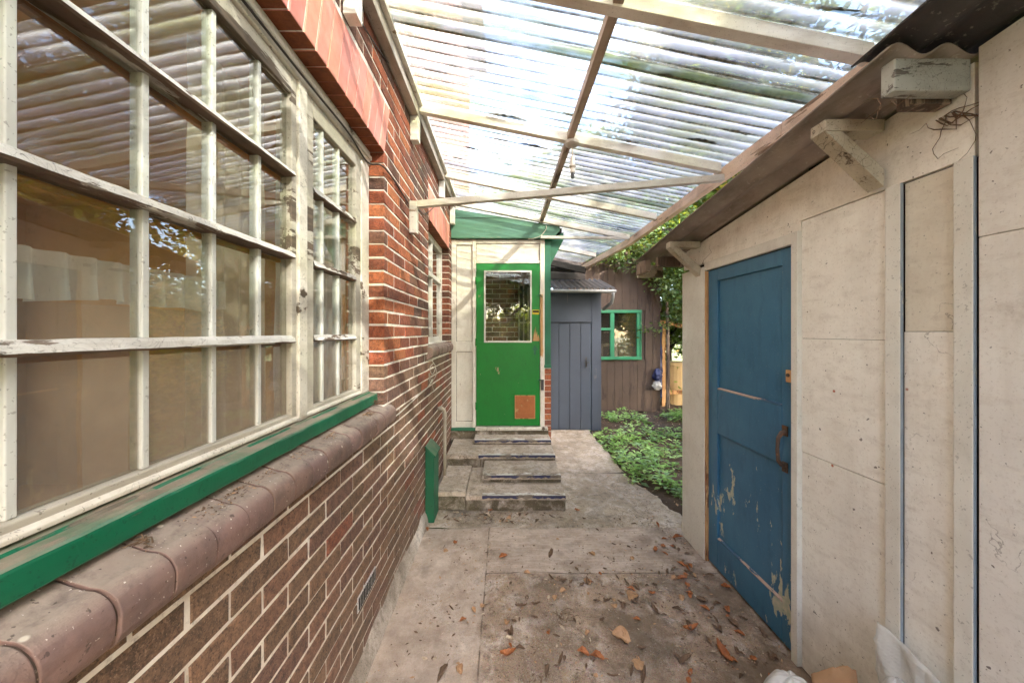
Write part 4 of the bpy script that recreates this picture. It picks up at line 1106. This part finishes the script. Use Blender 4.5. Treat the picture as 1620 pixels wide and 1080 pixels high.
# ------------------------------------------------------------------ brown shed with green window
bs = thing('brown_shed', 'dark brown timber shed with a green framed window behind the weeds', 'shed', (2.3, 6.9, 0))
BY = 6.8
q = MB(); x = 1.25
while x < 3.02:
    w = .148
    dy = rnd.uniform(-.003, .003)
    if x + w > 1.79 and x < 2.62:
        q.box(x + .002, x + w, BY + dy, BY + .03, .02, 1.03); q.box(x + .002, x + w, BY + dy, BY + .03, 1.99, 3.5)
    else: q.box(x + .002, x + w, BY + dy, BY + .03, .02, 3.5)
    x += w + .001
q.box(1.25, 1.795, BY + .032, 9, 0, 3.48); q.box(2.60, 3.0, BY + .032, 8.1, 0, 3.48); q.box(1.79, 2.62, 8.0, 8.1, 0, 3.48); q.box(1.795, 2.60, 6.835, 8.0, 1.99, 3.48); q.box(1.795, 2.60, 6.835, 7.9, .02, .9)
q.build('wall', MT['brown'], bs, bevel=.002)
q = MB(); q.hexa([(1.1, 6.6, 3.48), (3.2, 6.6, 3.48), (3.2, 9.2, 3.6), (1.1, 9.2, 3.6), (1.1, 6.6, 3.53), (3.2, 6.6, 3.53), (3.2, 9.2, 3.65), (1.1, 9.2, 3.65)]); q.build('roof', MT['tar'], bs)
q = MB()
for (a, b, c_, d) in ((1.76, 2.66, 1.94, 2.0), (1.76, 2.66, 1.03, 1.09)): q.box(a, b, BY - .04, BY + .02, c_, d)
for (a, b) in ((1.76, 1.82), (2.565, 2.625), (2.635, 2.66), (2.05, 2.13)): q.box(a, b, BY - .03, BY + .02, 1.09, 1.94)
q.box(1.82, 2.05, BY - .028, BY + .02, 1.60, 1.65)
bw = q.build('window', MT['frame_green'], bs, bevel=.004)
q = MB(); q.box(1.82, 2.05, BY - .006, BY - .003, 1.09, 1.94); q.box(2.13, 2.565, BY - .006, BY - .003, 1.09, 1.94); q.build('pane', MT['glass2'], bw)
q = MB()
q.box(1.80, 2.6, BY + .25, BY + .29, 1.28, 1.33); q.box(1.95, 1.99, BY + .25, BY + .29, 1.0, 1.28); q.box(2.25, 2.29, BY + .25, BY + .29, 1.0, 1.28); q.box(1.8, 2.6, BY + .4, BY + .44, 1.55, 1.58)
q.build('inner_shelf', MT['wood_old'], bs)

# odds beyond: post, tarp, frame
q = MB(); q.tube([(3.13, 6.68, .0), (3.135, 6.68, 1.1), (3.12, 6.69, 2.15)], [.034, .032, .028], 8)
tag(q.build('timber_post', MT['wood_old'], origin=(3.13, 6.68, 0)), 'grey round timber post beside the brown shed corner', 'post')
q = MB(); q.grid(lambda u, v: (3.005 + .15 * u + .02 * fbm(v * 4, u, 3, 3), 6.98 + .05 * fbm(u * 3, v * 6, 1, 4), .25 + 1.45 * v), 8, 40)
tag(q.build('tarpaulin', MT['tarp'], smooth=True, solid=.003, origin=(3.05, 6.95, .25)), 'dark blue tarpaulin hanging beside the brown shed', 'tarp')
def sack(nm, loc, r, h, mat, label, cat, seed):
    q = MB()
    def f(u, v):
        a = 2 * math.pi * u; zz = h * v
        rr_ = r * (1 - .55 * max(0, v - .55) / .45) * (.55 + .45 * min(1, v * 4)) * (1 + .5 * fbm(math.cos(a) * 2, math.sin(a) * 2, v * 3 + seed, 4))
        if v > .98: rr_ *= .2
        return (loc[0] + rr_ * math.cos(a), loc[1] + rr_ * math.sin(a) * .8, loc[2] + zz * (1 + .08 * fbm(a, v * 4, seed, 2)))
    q.grid(f, 28, 16)
    return tag(q.build(nm, mat, smooth=True, origin=loc), label, cat)
sack('plastic_sack', (2.93, 6.70, .46), .085, .17, MT['wrap'], 'small white plastic sack at the foot of the blue tarpaulin', 'sack', 3)
sack('cloth_bundle', (2.95, 6.72, .62), .075, .24, MT['tarp'], 'small blue cloth bundle on top of the white sack', 'bundle', 5)
wg = thing('wooden_frame', 'sunlit orange timber frame leaning open beyond the round post', 'frame', (3.6, 7.4, 0))
for x_ in (3.30, 3.95):
    q = MB(); q.box(x_, x_ + .07, 7.3, 7.36, 0, 1.72); q.build('upright', MT['wood_raw'], wg, bevel=.003)
for p0, p1 in (((3.26, 7.33, 1.78), (4.1, 7.33, 1.62)), ((3.37, 7.36, .30), (3.95, 7.36, .30))):
    q = MB(); q.bar(p0, p1, .06, .08); q.build('rail', MT['wood_raw'], wg, bevel=.003)
q = MB(); q.tube([(3.72, 7.62, 0), (3.72, 7.62, .02), (3.72, 7.62, .4), (3.72, 7.62, .85), (3.72, 7.62, .92), (3.72, 7.62, .93)], [.24, .26, .27, .26, .22, .0], 24)
tag(q.build('storage_drum', MT['drum'], smooth=False, origin=(3.72, 7.62, 0)), 'cream drum standing behind the orange timber frame', 'drum')

# ------------------------------------------------------------------ plants
def leafcloud(lobes, n, size, cols, seed, flat=.0, fold=True):
    r = np.random.default_rng(seed)
    lob = np.array([l[:3] for l in lobes]); rad = np.array([l[3:6] for l in lobes])
    w = rad.prod(1) ** .7; w /= w.sum()
    idx = r.choice(len(lobes), n, p=w)
    d = r.normal(size=(n, 3)); d /= np.linalg.norm(d, axis=1)[:, None]
    rr = r.random(n) ** .5
    p = lob[idx] + d * rr[:, None] * rad[idx]
    # twig clustering
    nk = max(4, n // 22); ci = r.integers(0, n, nk); cen = p[ci]
    near = r.integers(0, nk, n)
    p2 = cen[near] + r.normal(size=(n, 3)) * size * 2.2
    p = np.where((r.random(n) < .75)[:, None], p2, p)
    a = r.normal(size=(n, 3)); a[:, 2] *= .5; a /= np.linalg.norm(a, axis=1)[:, None]
    b = r.normal(size=(n, 3)); b[:, 2] *= (1 - flat); b -= (b * a).sum(1)[:, None] * a; b /= np.linalg.norm(b, axis=1)[:, None]
    nn = np.cross(a, b)
    s_ = size * r.uniform(.6, 1.4, n)[:, None]
    v = np.stack([p - a * s_, p + b * s_ * .45 + nn * s_ * .15, p + a * s_, p - b * s_ * .45 + nn * s_ * .15], 1).reshape(-1, 3)
    cc = np.array(cols)[r.integers(0, len(cols), nk)][near] * r.uniform(.7, 1.3, n)[:, None]
    return v, cc
def leafobj(nm, v, cc, mat, parent=None, origin=(0, 0, 0)):
    org = ORG[parent.name] if parent else Vector(origin)
    n = len(v) // 4
    me = bpy.data.meshes.new(nm)
    vv = v - np.array(org)
    f = np.arange(n * 4).reshape(-1, 4)
    me.from_pydata(vv.tolist(), [], f.tolist())
    me.materials.append(mat)
    at = me.attributes.new('Col', 'FLOAT_COLOR', 'FACE')
    at.data.foreach_set('color', np.concatenate([np.clip(cc, 0, 1), np.ones((n, 1))], 1).astype(np.float32).ravel())
    o = bpy.data.objects.new(nm, me); COL.objects.link(o)
    if parent: o.parent = parent
    else: o.location = org
    ORG[o.name] = org
    return o
GREEN = [S(70, 98, 40), S(92, 122, 52), S(52, 78, 36), S(112, 138, 62), S(60, 84, 50)]
GOLD = [S(150, 140, 50), S(180, 150, 60), S(110, 125, 45), S(196, 160, 84), S(88, 106, 44)]
def tree(nm, label, x, y, h, r, n, cols, seed, z0=.35, size=.07, cat='tree', group=None):
    rr = random.Random(seed)
    t = thing(nm, label, cat, (x, y, -.06), group)
    q = MB(); top = Vector((x + rr.uniform(-.3, .3), y + rr.uniform(-.3, .3), h * .8))
    tr = [(x, y, -.1), (x + .03, y, h * .2), (x + rr.uniform(-.1, .1), y, h * .45), tuple(top)]
    q.tube(tr, [.035 * h, .028 * h, .02 * h, .006 * h], 9)
    lobes = []
    for i in range(11):
        a = rr.uniform(0, 2 * math.pi); e = rr.uniform(0, 1)
        zz = h * (z0 + (1 - z0) * (.12 + .8 * e)); ra = r * (1.05 - .65 * e) * rr.uniform(.45, .95)
        c = (x + ra * math.cos(a), y + ra * math.sin(a), zz)
        s_ = r * rr.uniform(.32, .55)
        lobes.append((*c, s_, s_, s_ * .75))
        b0 = Vector((x, y, h * rr.uniform(.3, .5)))
        q.tube([b0, b0.lerp(Vector(c), .5) + Vector((0, 0, .15)), c], [.012 * h, .008 * h, .002 * h], 6)
    lobes.append((x, y, h * .7, r * .6, r * .6, h * .2))
    q.build('trunk', MT['bark'], t, smooth=True)
    v, cc = leafcloud(lobes, n, size, cols, seed)
    leafobj('crown', v, cc, MT['leaf'], t)
    return t
tree('garden_tree', 'tall green tree behind the brown shed', 2.4, 11.0, 8.6, 2.6, 20000, GREEN, 1, .25, .1)
tree('garden_tree', 'dark green tree far behind the porch and grey outhouse', .2, 12.5, 6.5, 2.3, 12000, GREEN, 2, .3)
tree('garden_tree', 'leafy green tree in the garden right of the brown shed', 5.0, 8.2, 9.2, 2.8, 24000, GREEN + GOLD[:2], 3, .15, .1)
tree('garden_tree', 'yellowing tree standing behind the cream shed', 6.6, 4.6, 8.6, 2.6, 22000, GOLD + GREEN[:2], 4, .15, .1)
tree('garden_tree', 'large tree overhanging the cream shed from its right', 9.8, 3.6, 8.6, 2.6, 26000, GREEN, 5, .25, .11)
tree('garden_tree', 'broad tall tree behind the viewpoint beside the cream shed', 6.2, -3.0, 7.9, 2.9, 40000, GREEN, 6, .2, .11)
tree('garden_tree', 'slender tree standing close behind the cream shed roof', 6.9, -.7, 8.0, 2.2, 22000, GREEN, 15, .25, .1)
tree('garden_tree', 'tall tree at the near end of the side path', 4.8, -7.2, 8.8, 3.0, 42000, GREEN, 7, .2, .11)
tree('garden_tree', 'rounded tree closing the near end of the path by the house', .2, -9.5, 6.0, 2.6, 24000, GREEN, 9, .1, .11)
tree('garden_bush', 'sunny yellow green bush in the bed behind the cream shed', 3.5, 5.0, 2.3, .95, 6500, [tuple(v * 1.35 for v in c) for c in GOLD], 8, .08, .05, 'bush')

tree('garden_bush', 'dense dark laurel bush closing the view behind the orange timber frame', 4.4, 9.4, 3.0, 1.5, 9000, GREEN, 21, .02, .07, 'bush')
tree('garden_bush', 'dark laurel bush against the far side of the weed bed', 5.6, 7.2, 2.6, 1.3, 8000, GREEN, 22, .02, .07, 'bush')
# ivy over the brown shed
iv = thing('ivy', 'dark green ivy spilling over the brown shed roof beside the cream shed', 'ivy', (2.6, 6.6, 2.9))
lobes = [(1.75, 6.5, 3.12, .35, .2, .24), (2.15, 6.5, 3.05, .4, .2, .26), (2.6, 6.5, 2.98, .4, .22, .34), (2.98, 6.45, 2.7, .3, .2, .5), (3.25, 6.5, 2.3, .3, .22, .5), (3.5, 6.5, 2.1, .34, .3, .45),
         (2.4, 6.55, 3.6, .6, .35, .35), (3.1, 6.5, 3.0, .6, .35, .5), (3.7, 6.7, 2.8, .6, .4, .7), (2.2, 6.6, 3.5, .7, .3, .25), (3.15, 6.5, 1.9, .16, .12, .22), (3.1, 6.6, 3.6, .9, .4, .4), (2.0, 6.65, 3.6, .6, .3, .3)]
IVY = [S(52, 84, 44), S(74, 108, 56), S(96, 128, 76), S(44, 68, 42), S(120, 146, 98)]
v, cc = leafcloud(lobes, 9000, .042, IVY, 11)
leafobj('foliage', v, cc, MT['leaf'], iv)
q = MB(); rr = random.Random(4)
for i in range(14):
    x0 = rr.uniform(2.9, 3.5); p = Vector((x0, 6.55, 3.0)); pts = [p.copy()]
    for k in range(7):
        p = p + Vector((rr.uniform(-.08, .12), rr.uniform(-.03, .03), -.15 * rr.uniform(.6, 1.4))); pts.append(p.copy())
    q.tube(pts, .006, 5)
q.build('stem', MT['bark'], iv)
# tendril reaching the green window
vt = thing('ivy', 'thin ivy tendril reaching across the green window frame', 'ivy', (2.75, 6.6, 1.75))
q = MB(); P = [(3.15, 6.55, 1.80), (3.0, 6.6, 1.70), (2.85, 6.62, 1.58), (2.7, 6.65, 1.62), (2.62, 6.68, 1.66)]
q.tube(P, .007, 5); q.build('stem', MT['bark'], vt)
v, cc = leafcloud([(px_, py_, pz_, .07, .05, .07) for px_, py_, pz_ in P], 120, .035, IVY, 12); leafobj('foliage', v, cc, MT['leaf'], vt)

# weeds: ground cover
r = np.random.default_rng(5)
VV = []; CC = []
WEED = np.array([S(116, 156, 84), S(138, 178, 100), S(98, 134, 74), S(158, 188, 124), S(128, 160, 122)])
cnt = 0
while cnt < 640:
    x = r.uniform(1.33, 4.2); y = r.uniform(2.95, 6.7)
    if x < 1.55 and y < 3.6: continue
    dens = .42 + 1.15 * mnoise.noise(Vector((x * 1.7, y * 1.7, 2))) + .25 * mnoise.noise(Vector((x * 6, y * 6, 5)))
    if y > 6.2: dens -= .25
    if x < 1.5: dens += .1
    if r.random() > dens: continue
    cnt += 1
    z0 = soilf((x - 1.15) / 3.6, (y - 2.7) / 5.0)[2]
    nl = r.integers(7, 16); hh = r.uniform(.02, .13) * (.6 + max(0, dens)); base = WEED[r.integers(0, 5)]
    for k in range(nl):
        a = r.uniform(0, 2 * math.pi); L = r.uniform(.018, .042); rad = r.uniform(.0, .06)
        cx, cy = x + rad * math.cos(a), y + rad * math.sin(a); zz = z0 + hh * r.uniform(.25, 1.0)
        ux, uy = math.cos(a + r.uniform(-.6, .6)), math.sin(a + r.uniform(-.6, .6)); tilt = r.uniform(-.25, .6)
        wx, wy = -uy * L * .55, ux * L * .55
        VV += [(cx, cy, zz), (cx + ux * L + wx, cy + uy * L + wy, zz + tilt * L + .006), (cx + ux * 2 * L, cy + uy * 2 * L, zz + tilt * 1.4 * L), (cx + ux * L - wx, cy + uy * L - wy, zz + tilt * L + .006)]
        CC.append(base * r.uniform(.95, 1.8))
wo = leafobj('ground_cover', np.array(VV), np.array(CC), MT['leaf'], None, (2.3, 4.8, 0))
tag(wo, 'low bright green weeds covering the soil bed beside the path', 'weeds', kind='stuff')

# ------------------------------------------------------------------ fallen leaves
def leafmesh(seed, L, W, curl, mat, lobed=False):
    rr = random.Random(seed); q = MB(); nu, nv = 14, 8
    tw = rr.uniform(-.6, .6); cl = curl * rr.uniform(.7, 1.3)
    curl *= 1.5; bend = rr.uniform(-.9, 1.4); brk = rr.uniform(.75, 1.0)
    def f(u, v):
        t = u * brk; s_ = (v - .5) * 2
        w = W * (math.sin(math.pi * min(1, t * .96 + .04)) ** .7) * (1 - .2 * t)
        w *= 1 + .22 * mnoise.noise(Vector((t * 7, seed, s_ * .6))) * abs(s_) + (.1 * math.sin(t * 22) if lobed else 0)
        th = max(.15, curl * (.6 + .6 * t)); r_c = w / th
        y = r_c * math.sin(th * s_) + .12 * w * tw
        zz = r_c * (1 - math.cos(th * s_)) + .5 * abs(s_) * w * .35
        zz += L * .45 * bend * (t - .45) ** 2 * 1.6 + .007 * mnoise.noise(Vector((t * 5, s_ * 2.2, seed)))
        x = L * (t - .5) + .006 * mnoise.noise(Vector((t * 4, s_ * 3, seed + 5)))
        return (x, y + .1 * L * tw * (t - .5) ** 2, max(-.001, zz) + .002)
    q.grid(f, nu, nv)
    q.tube([(-L * .5, 0, .002), (-L * .62, rr.uniform(-.004, .004), .004), (-L * .75, rr.uniform(-.01, .01), .003)], .0012, 4)
    o = q.build('fallen_leaf', mat, smooth=True); COL.objects.unlink(o)
    return o
KIND = {
    'orange': [leafmesh(30 + i, .075 + .02 * (i % 3), .022 + .006 * (i % 2), [.5, .9, 1.4, .3][i % 4], MT['dry_orange'], i % 2) for i in range(5)],
    'tan': [leafmesh(40 + i, .07 + .012 * (i % 3), .03 + .006 * (i % 2), [.25, .6, .9][i % 3], MT['dry_tan'], i % 2 == 0) for i in range(4)],
    'brown': [leafmesh(50 + i, .08 + .02 * (i % 3), .018 + .006 * (i % 2), [.7, 1.3, 1.0, .4][i % 4], MT['dry_brown'], False) for i in range(5)],
    'pale': [leafmesh(60 + i, .06 + .012 * (i % 3), .014 + .006 * (i % 2), [.4, .8, 1.2][i % 3], MT['dry_pale'], False) for i in range(3)],
}
rl = random.Random(12)
def gpt(px, py):
    Y = 550 * 1.57 / (py - 525); return ((px - 799) / 550 * Y, Y)
def put(kind, x, y, label, group, sc=1.0, rz_=None, z=.004):
    src = KIND[kind][rl.randrange(len(KIND[kind]))]
    o = src.copy(); COL.objects.link(o)
    o.location = (x, y, z + rl.uniform(0, .004)); s_ = .8 * sc * rl.uniform(.75, 1.2)
    o.scale = (s_, s_, s_ * rl.uniform(.8, 1.4))
    o.rotation_euler = (rl.uniform(-.2, .2), rl.uniform(-.2, .2), rl.uniform(0, 6.28) if rz_ is None else rz_)
    tag(o, label, 'leaf', group); return o
# leaves read off the photo one by one
NAMED = [(775, 808, 'orange', 'orange leaf curled at the foot of the lowest step', .8), (912, 808, 'orange', 'bright orange leaf just right of the lowest step', .9),
         (676, 838, 'orange', 'round orange leaf by the house wall near the green pipe casing', .9), (720, 860, 'orange', 'folded orange leaf on the pale strip before the steps', 1.0), (705, 873, 'tan', 'curled tan leaf beside the folded orange leaf near the wall', .9),
         (796, 882, 'orange', 'orange leaf on the pale brushed band of concrete', .9), (872, 876, 'brown', 'black twiggy leaf in the middle of the pale brushed band', 1.2),
         (1040, 830, 'orange', 'orange leaf near the far end of the cream shed', .8), (937, 878, 'tan', 'tan leaf right of centre on the brushed concrete', .8),
         (733, 981, 'orange', 'rolled orange leaf alone on the left of the path', .9), (1000, 944, 'tan', 'large flat tan leaf in the middle of the dark concrete', 1.3),
         (1078, 893, 'orange', 'wide orange leaf near the threshold of the blue door', 1.1), (1092, 897, 'orange', 'upright orange leaf right of the wide one by the blue door', .9),
         (1094, 996, 'orange', 'big ragged orange leaf right of the path centre', 1.25), (1008, 980, 'orange', 'orange brown leaf beside the dark heap in the path centre', .9),
         (810, 1000, 'brown', 'dark leaf left of the path centre', .9), (808, 1012, 'pale', 'pale leaf touching the dark leaf left of centre', 1.0), (804, 1036, 'orange', 'orange leaf near the bottom edge left of centre', 1.1),
         (922, 1033, 'orange', 'broad orange leaf in the heap at the bottom of the picture', 1.3), (944, 1040, 'orange', 'second orange leaf in the heap at the bottom of the picture', 1.2),
         (1010, 1055, 'tan', 'round tan leaf at the bottom right of centre', 1.2), (984, 1010, 'tan', 'long tan strip leaf pointing down the path', 1.4), (1144, 1035, 'orange', 'orange leaf in front of the crumpled plastic', 1.2),
         (1082, 1046, 'brown', 'dark curled leaf left of the crumpled plastic', 1.2), (1158, 985, 'brown', 'dark leaf heap edge beside the blue door', 1.3), (1148, 930, 'orange', 'small orange leaf under the blue door edge', .8), (1038, 858, 'pale', 'small pale leaf on the far concrete', .7),
         (868, 945, 'pale', 'pale leaf scrap in the middle of the path', .8), (890, 995, 'pale', 'small cream leaf scrap near the path centre', .7), (700, 1066, 'brown', 'dark leaf at the bottom left by the wall', 1.1)]
for px_, py_, kd, lb, sc in NAMED:
    x, y = gpt(px_, py_); put(kd, x, y, lb, None, sc)
GRP = [(95, (.0, 1.34), (1.45, 2.3), ['brown', 'brown', 'orange', 'brown', 'tan', 'brown', 'brown'], 'dry leaf scattered on the dark concrete beside the blue door', 'leaves on the dark concrete', .7),
       (26, (-.55, .2), (2.85, 3.02), ['pale', 'brown', 'tan', 'pale'], 'dry leaf swept into the litter at the foot of the steps', 'leaves at the foot of the steps', .6),
       (44, (1.05, 1.36), (1.3, 2.7), ['orange', 'brown', 'orange', 'brown'], 'dry leaf drifted against the bottom of the cream shed', 'leaves along the shed', .8),
       (16, (-.5, .5), (1.45, 2.3), ['brown', 'tan', 'pale'], 'small dry leaf on the pale left half of the path', 'leaves on the left half of the path', .6),
       (16, (.1, 1.2), (2.35, 3.0), ['brown', 'brown', 'tan'], 'small dark leaf on the far pale concrete before the weeds', 'leaves on the far concrete', .65)]
for n, xr, yr, kinds, lb, gp, sc in GRP:
    for i in range(n):
        put(rl.choice(kinds), rl.uniform(*xr), rl.uniform(*yr), lb, gp, sc * rl.uniform(.6, 1.2))
# fine litter (uncountable)
q = MB(); r2 = random.Random(31)
def crumb(x, y, z, s_, mi):
    b = len(q.v); a = r2.uniform(0, 6.28); l = s_ * r2.uniform(.6, 1.6); w = s_ * r2.uniform(.25, .6)
    ca, sa = math.cos(a), math.sin(a)
    for dx, dy, dz in ((-l, 0, .0005), (0, -w, r2.uniform(.001, .004)), (l, 0, r2.uniform(.0005, .003)), (0, w, .001)):
        q.v.append((x + dx * ca - dy * sa, y + dx * sa + dy * ca, z + dz))
    q.face((b, b + 1, b + 2, b + 3), mi)
for i in range(5200):
    x = r2.uniform(-.62, 1.37); y = 1.4 + r2.random() * 2.4
    d = .35 + .8 * mnoise.noise(Vector((x * 2, y * 2, 9)))
    if x > .9: d += .3
    if 2.8 < y < 3.04 and x < .6: d += .6
    if y > 3.04 and x < .54: continue
    if r2.random() < d: crumb(x, y, .004, r2.uniform(.003, .011), r2.choice((0, 0, 0, 1, 2)))
for i in range(500):   # on steps / landing
    x = r2.uniform(-.58, .5); y, zz = r2.choice(((r2.uniform(3.06, 3.28), .147), (r2.uniform(3.68, 3.99), .278), (r2.uniform(3.3, 3.66), .22)))
    if zz < .15 and x < -.33: continue
    if .21 < zz < .25 and x < -.2: zz = .15 if x > -.34 else .172
    if r2.random() < .5 + .5 * (x < -.2): crumb(x, y, zz, r2.uniform(.002, .007), r2.choice((0, 0, 1)))
tag(q.build('leaf_litter', [MT['dry_brown'], MT['dry_tan'], MT['dry_pale']]), 'fine leaf litter and crumbs strewn over the path and steps', 'litter', kind='stuff')
# soil-bed litter
q = MB()
for i in range(1600):
    x = r2.uniform(1.36, 3.4); y = r2.uniform(2.9, 6.75); zz = soilf((x - 1.15) / 3.6, (y - 2.7) / 5)[2] + .003
    crumb(x, y, zz, r2.uniform(.008, .028), r2.choice((0, 0, 1, 2, 1)))
tag(q.build('bed_litter', [MT['dry_brown'], MT['dry_tan'], MT['dry_pale']]), 'dry leaf litter lying on the soil between the weeds', 'litter', kind='stuff')
# cobwebby litter on the brick sill
q = MB()
for i in range(1500):
    y = .55 + 1.4 * r2.random() ** .6; x = -.694 + r2.random() ** 1.8 * .04; zz = 1.172 - (x + .72) * .3
    crumb(x, y, zz, r2.uniform(.0015, .006) * (1.5 if y > 1.7 else 1), r2.choice((0, 0, 1)))
tag(q.build('sill_litter', [MT['dry_brown'], MT['dry_tan']]), 'crumbs of dead leaf and dust along the brick window sill', 'litter', kind='stuff')
def twigs(loc, n, L, nm, label, seed, spread=.03):
    rr = random.Random(seed); q = MB()
    for i in range(n):
        a = rr.uniform(0, 6.28); p = Vector(loc) + Vector((rr.uniform(-spread, spread), rr.uniform(-spread, spread), rr.uniform(.001, .01)))
        d = Vector((math.cos(a), math.sin(a), rr.uniform(-.05, .25))) * L * rr.uniform(.4, 1)
        m_ = p + d * .5 + Vector((rr.uniform(-.3, .3) * L, rr.uniform(-.3, .3) * L, .004))
        e = p + d; e.z = max(loc[2] + .001, e.z); q.tube([p, m_, e], [.0018, .0014, .0008], 4)
    return tag(q.build(nm, MT['cobweb'], origin=loc), label, 'twigs')
twigs((-.685, .66, 1.166), 12, .03, 'twig_cluster', 'small brown tuft of twigs on the near end of the brick sill', 2, .012)
twigs((-.70, 1.86, 1.19), 22, .09, 'twig_cluster', 'tangle of dry stems in the far corner of the brick sill', 3)
twigs((.33, 1.9, .006), 14, .07, 'twig_cluster', 'heap of dark twigs in the middle of the path', 4, .04)
twigs((-.2, 2.9, .006), 16, .08, 'twig_cluster', 'dry stems lying in front of the lowest step', 6, .12)

# ------------------------------------------------------------------ packaging in the near right corner
def crumple(nm, f, nu, nv, mat, label, cat, org, solid=.0015):
    q = MB(); q.grid(f, nu, nv)
    return tag(q.build(nm, mat, smooth=True, solid=solid, origin=org), label, cat)
def ridge(x, y, z): return 1 - 2 * abs(mnoise.noise(Vector((x, y, z)))) - .8 * abs(mnoise.noise(Vector((x * 2.3, y * 2.3, z * 2.3))))
def blob(cx, cy, rx, ry, h, seed, k=.18):
    def f(u, v):
        a = 2 * math.pi * u; b = v * math.pi / 2
        n_ = 1 + k * fbm(math.cos(a) * 1.2 + seed, math.sin(a) * 1.2, v * 1.5, 3)
        c_ = math.cos(b) ** .8
        return (cx + rx * c_ * math.cos(a) * n_, cy + ry * c_ * math.sin(a) * n_, h * math.sin(b) * (1 + .06 * c_ * ridge(math.cos(a) * 1.3, math.sin(a) * 1.3 + seed, v * 2)))
    return f
crumple('plastic_sheet', blob(.86, 1.05, .13, .10, .53, 2), 60, 26, MT['wrap'], 'crumpled grey clear plastic sheet at the bottom of the picture', 'plastic sheet', (.86, 1.02, 0))
crumple('plastic_sheet', blob(1.22, 1.08, .07, .07, .49, 7), 50, 26, MT['wrap'], 'white crumpled plastic between the cardboard and the bubble wrap', 'plastic sheet', (1.21, 1.06, 0))
crumple('cardboard_sheet', lambda u, v: (1.03 + .15 * u, 1.12 + .05 * v - .04 * math.sin(u * 3.1), .03 + (.39 + .065 * math.sin(math.pi * u) + .01 * fbm(u * 5, v, 3, 3)) * v), 30, 12, MT['cardboard'], 'bent brown cardboard sheet standing in the plastic packaging', 'cardboard', (1.08, 1.12, .03), .004)
def bw_(u, v):
    y = 1.235 - .42 * u - .07 * (1 - v); t = v
    x = 1.362 - .065 * (1 - t) ** .6 * (1 + .3 * ridge(y * 5, t * 4, 2)) - .018 * (1 + ridge(y * 9, t * 7, 5))
    return (min(1.364, x), y + .02 * fbm(t * 5, y * 3, 6, 3), .0 + (.535 - .10 * u) * t + .012 * ridge(y * 7, t * 3, 1))
crumple('bubble_wrap', bw_, 40, 36, MT['bubble'], 'length of white bubble wrap leaning against the cream shed wall', 'bubble wrap', (1.3, 1.1, 0), .004)

# ------------------------------------------------------------------ light, sky, camera
SUN = Vector((.50, -.62, .52)).normalized()
el = math.asin(SUN.z); az = math.atan2(SUN.x, SUN.y)
w = bpy.data.worlds.new('World'); scene.world = w; w.use_nodes = True
nt = w.node_tree; bg = nt.nodes['Background']
sky = nt.nodes.new('ShaderNodeTexSky'); sky.sky_type = 'NISHITA'; sky.sun_disc = False
sky.sun_elevation = el; sky.sun_rotation = az; sky.dust_density = 3.5; sky.air_density = .9; sky.ozone_density = .8
nt.links.new(sky.outputs[0], bg.inputs[0]); bg.inputs[1].default_value = .15
sd = bpy.data.lights.new('sun', 'SUN'); sd.energy = 3.3; sd.angle = R(.6); sd.color = (1.0, .88, .74)
so = bpy.data.objects.new('sun', sd); COL.objects.link(so)
so.rotation_euler = (-SUN).to_track_quat('-Z', 'Y').to_euler()

cd = bpy.data.cameras.new('camera'); co = bpy.data.objects.new('camera', cd); COL.objects.link(co)
co.location = (0, 0, 1.57); co.rotation_euler = (R(90), 0, 0)
cd.sensor_width = 36; cd.lens = 550 / 1620 * 36
cd.shift_x = 11 / 1620; cd.shift_y = -15 / 1620
cd.clip_start = .02; cd.clip_end = 400
scene.camera = co
vs = scene.view_settings
vs.view_transform = 'Standard'; vs.look = 'None'; vs.gamma = 1; vs.exposure = 3.55
cy = scene.cycles
cy.max_bounces = 10; cy.transparent_max_bounces = 24; cy.diffuse_bounces = 4; cy.glossy_bounces = 4; cy.transmission_bounces = 8
cy.caustics_reflective = False; cy.caustics_refractive = False; cy.sample_clamp_indirect = 6
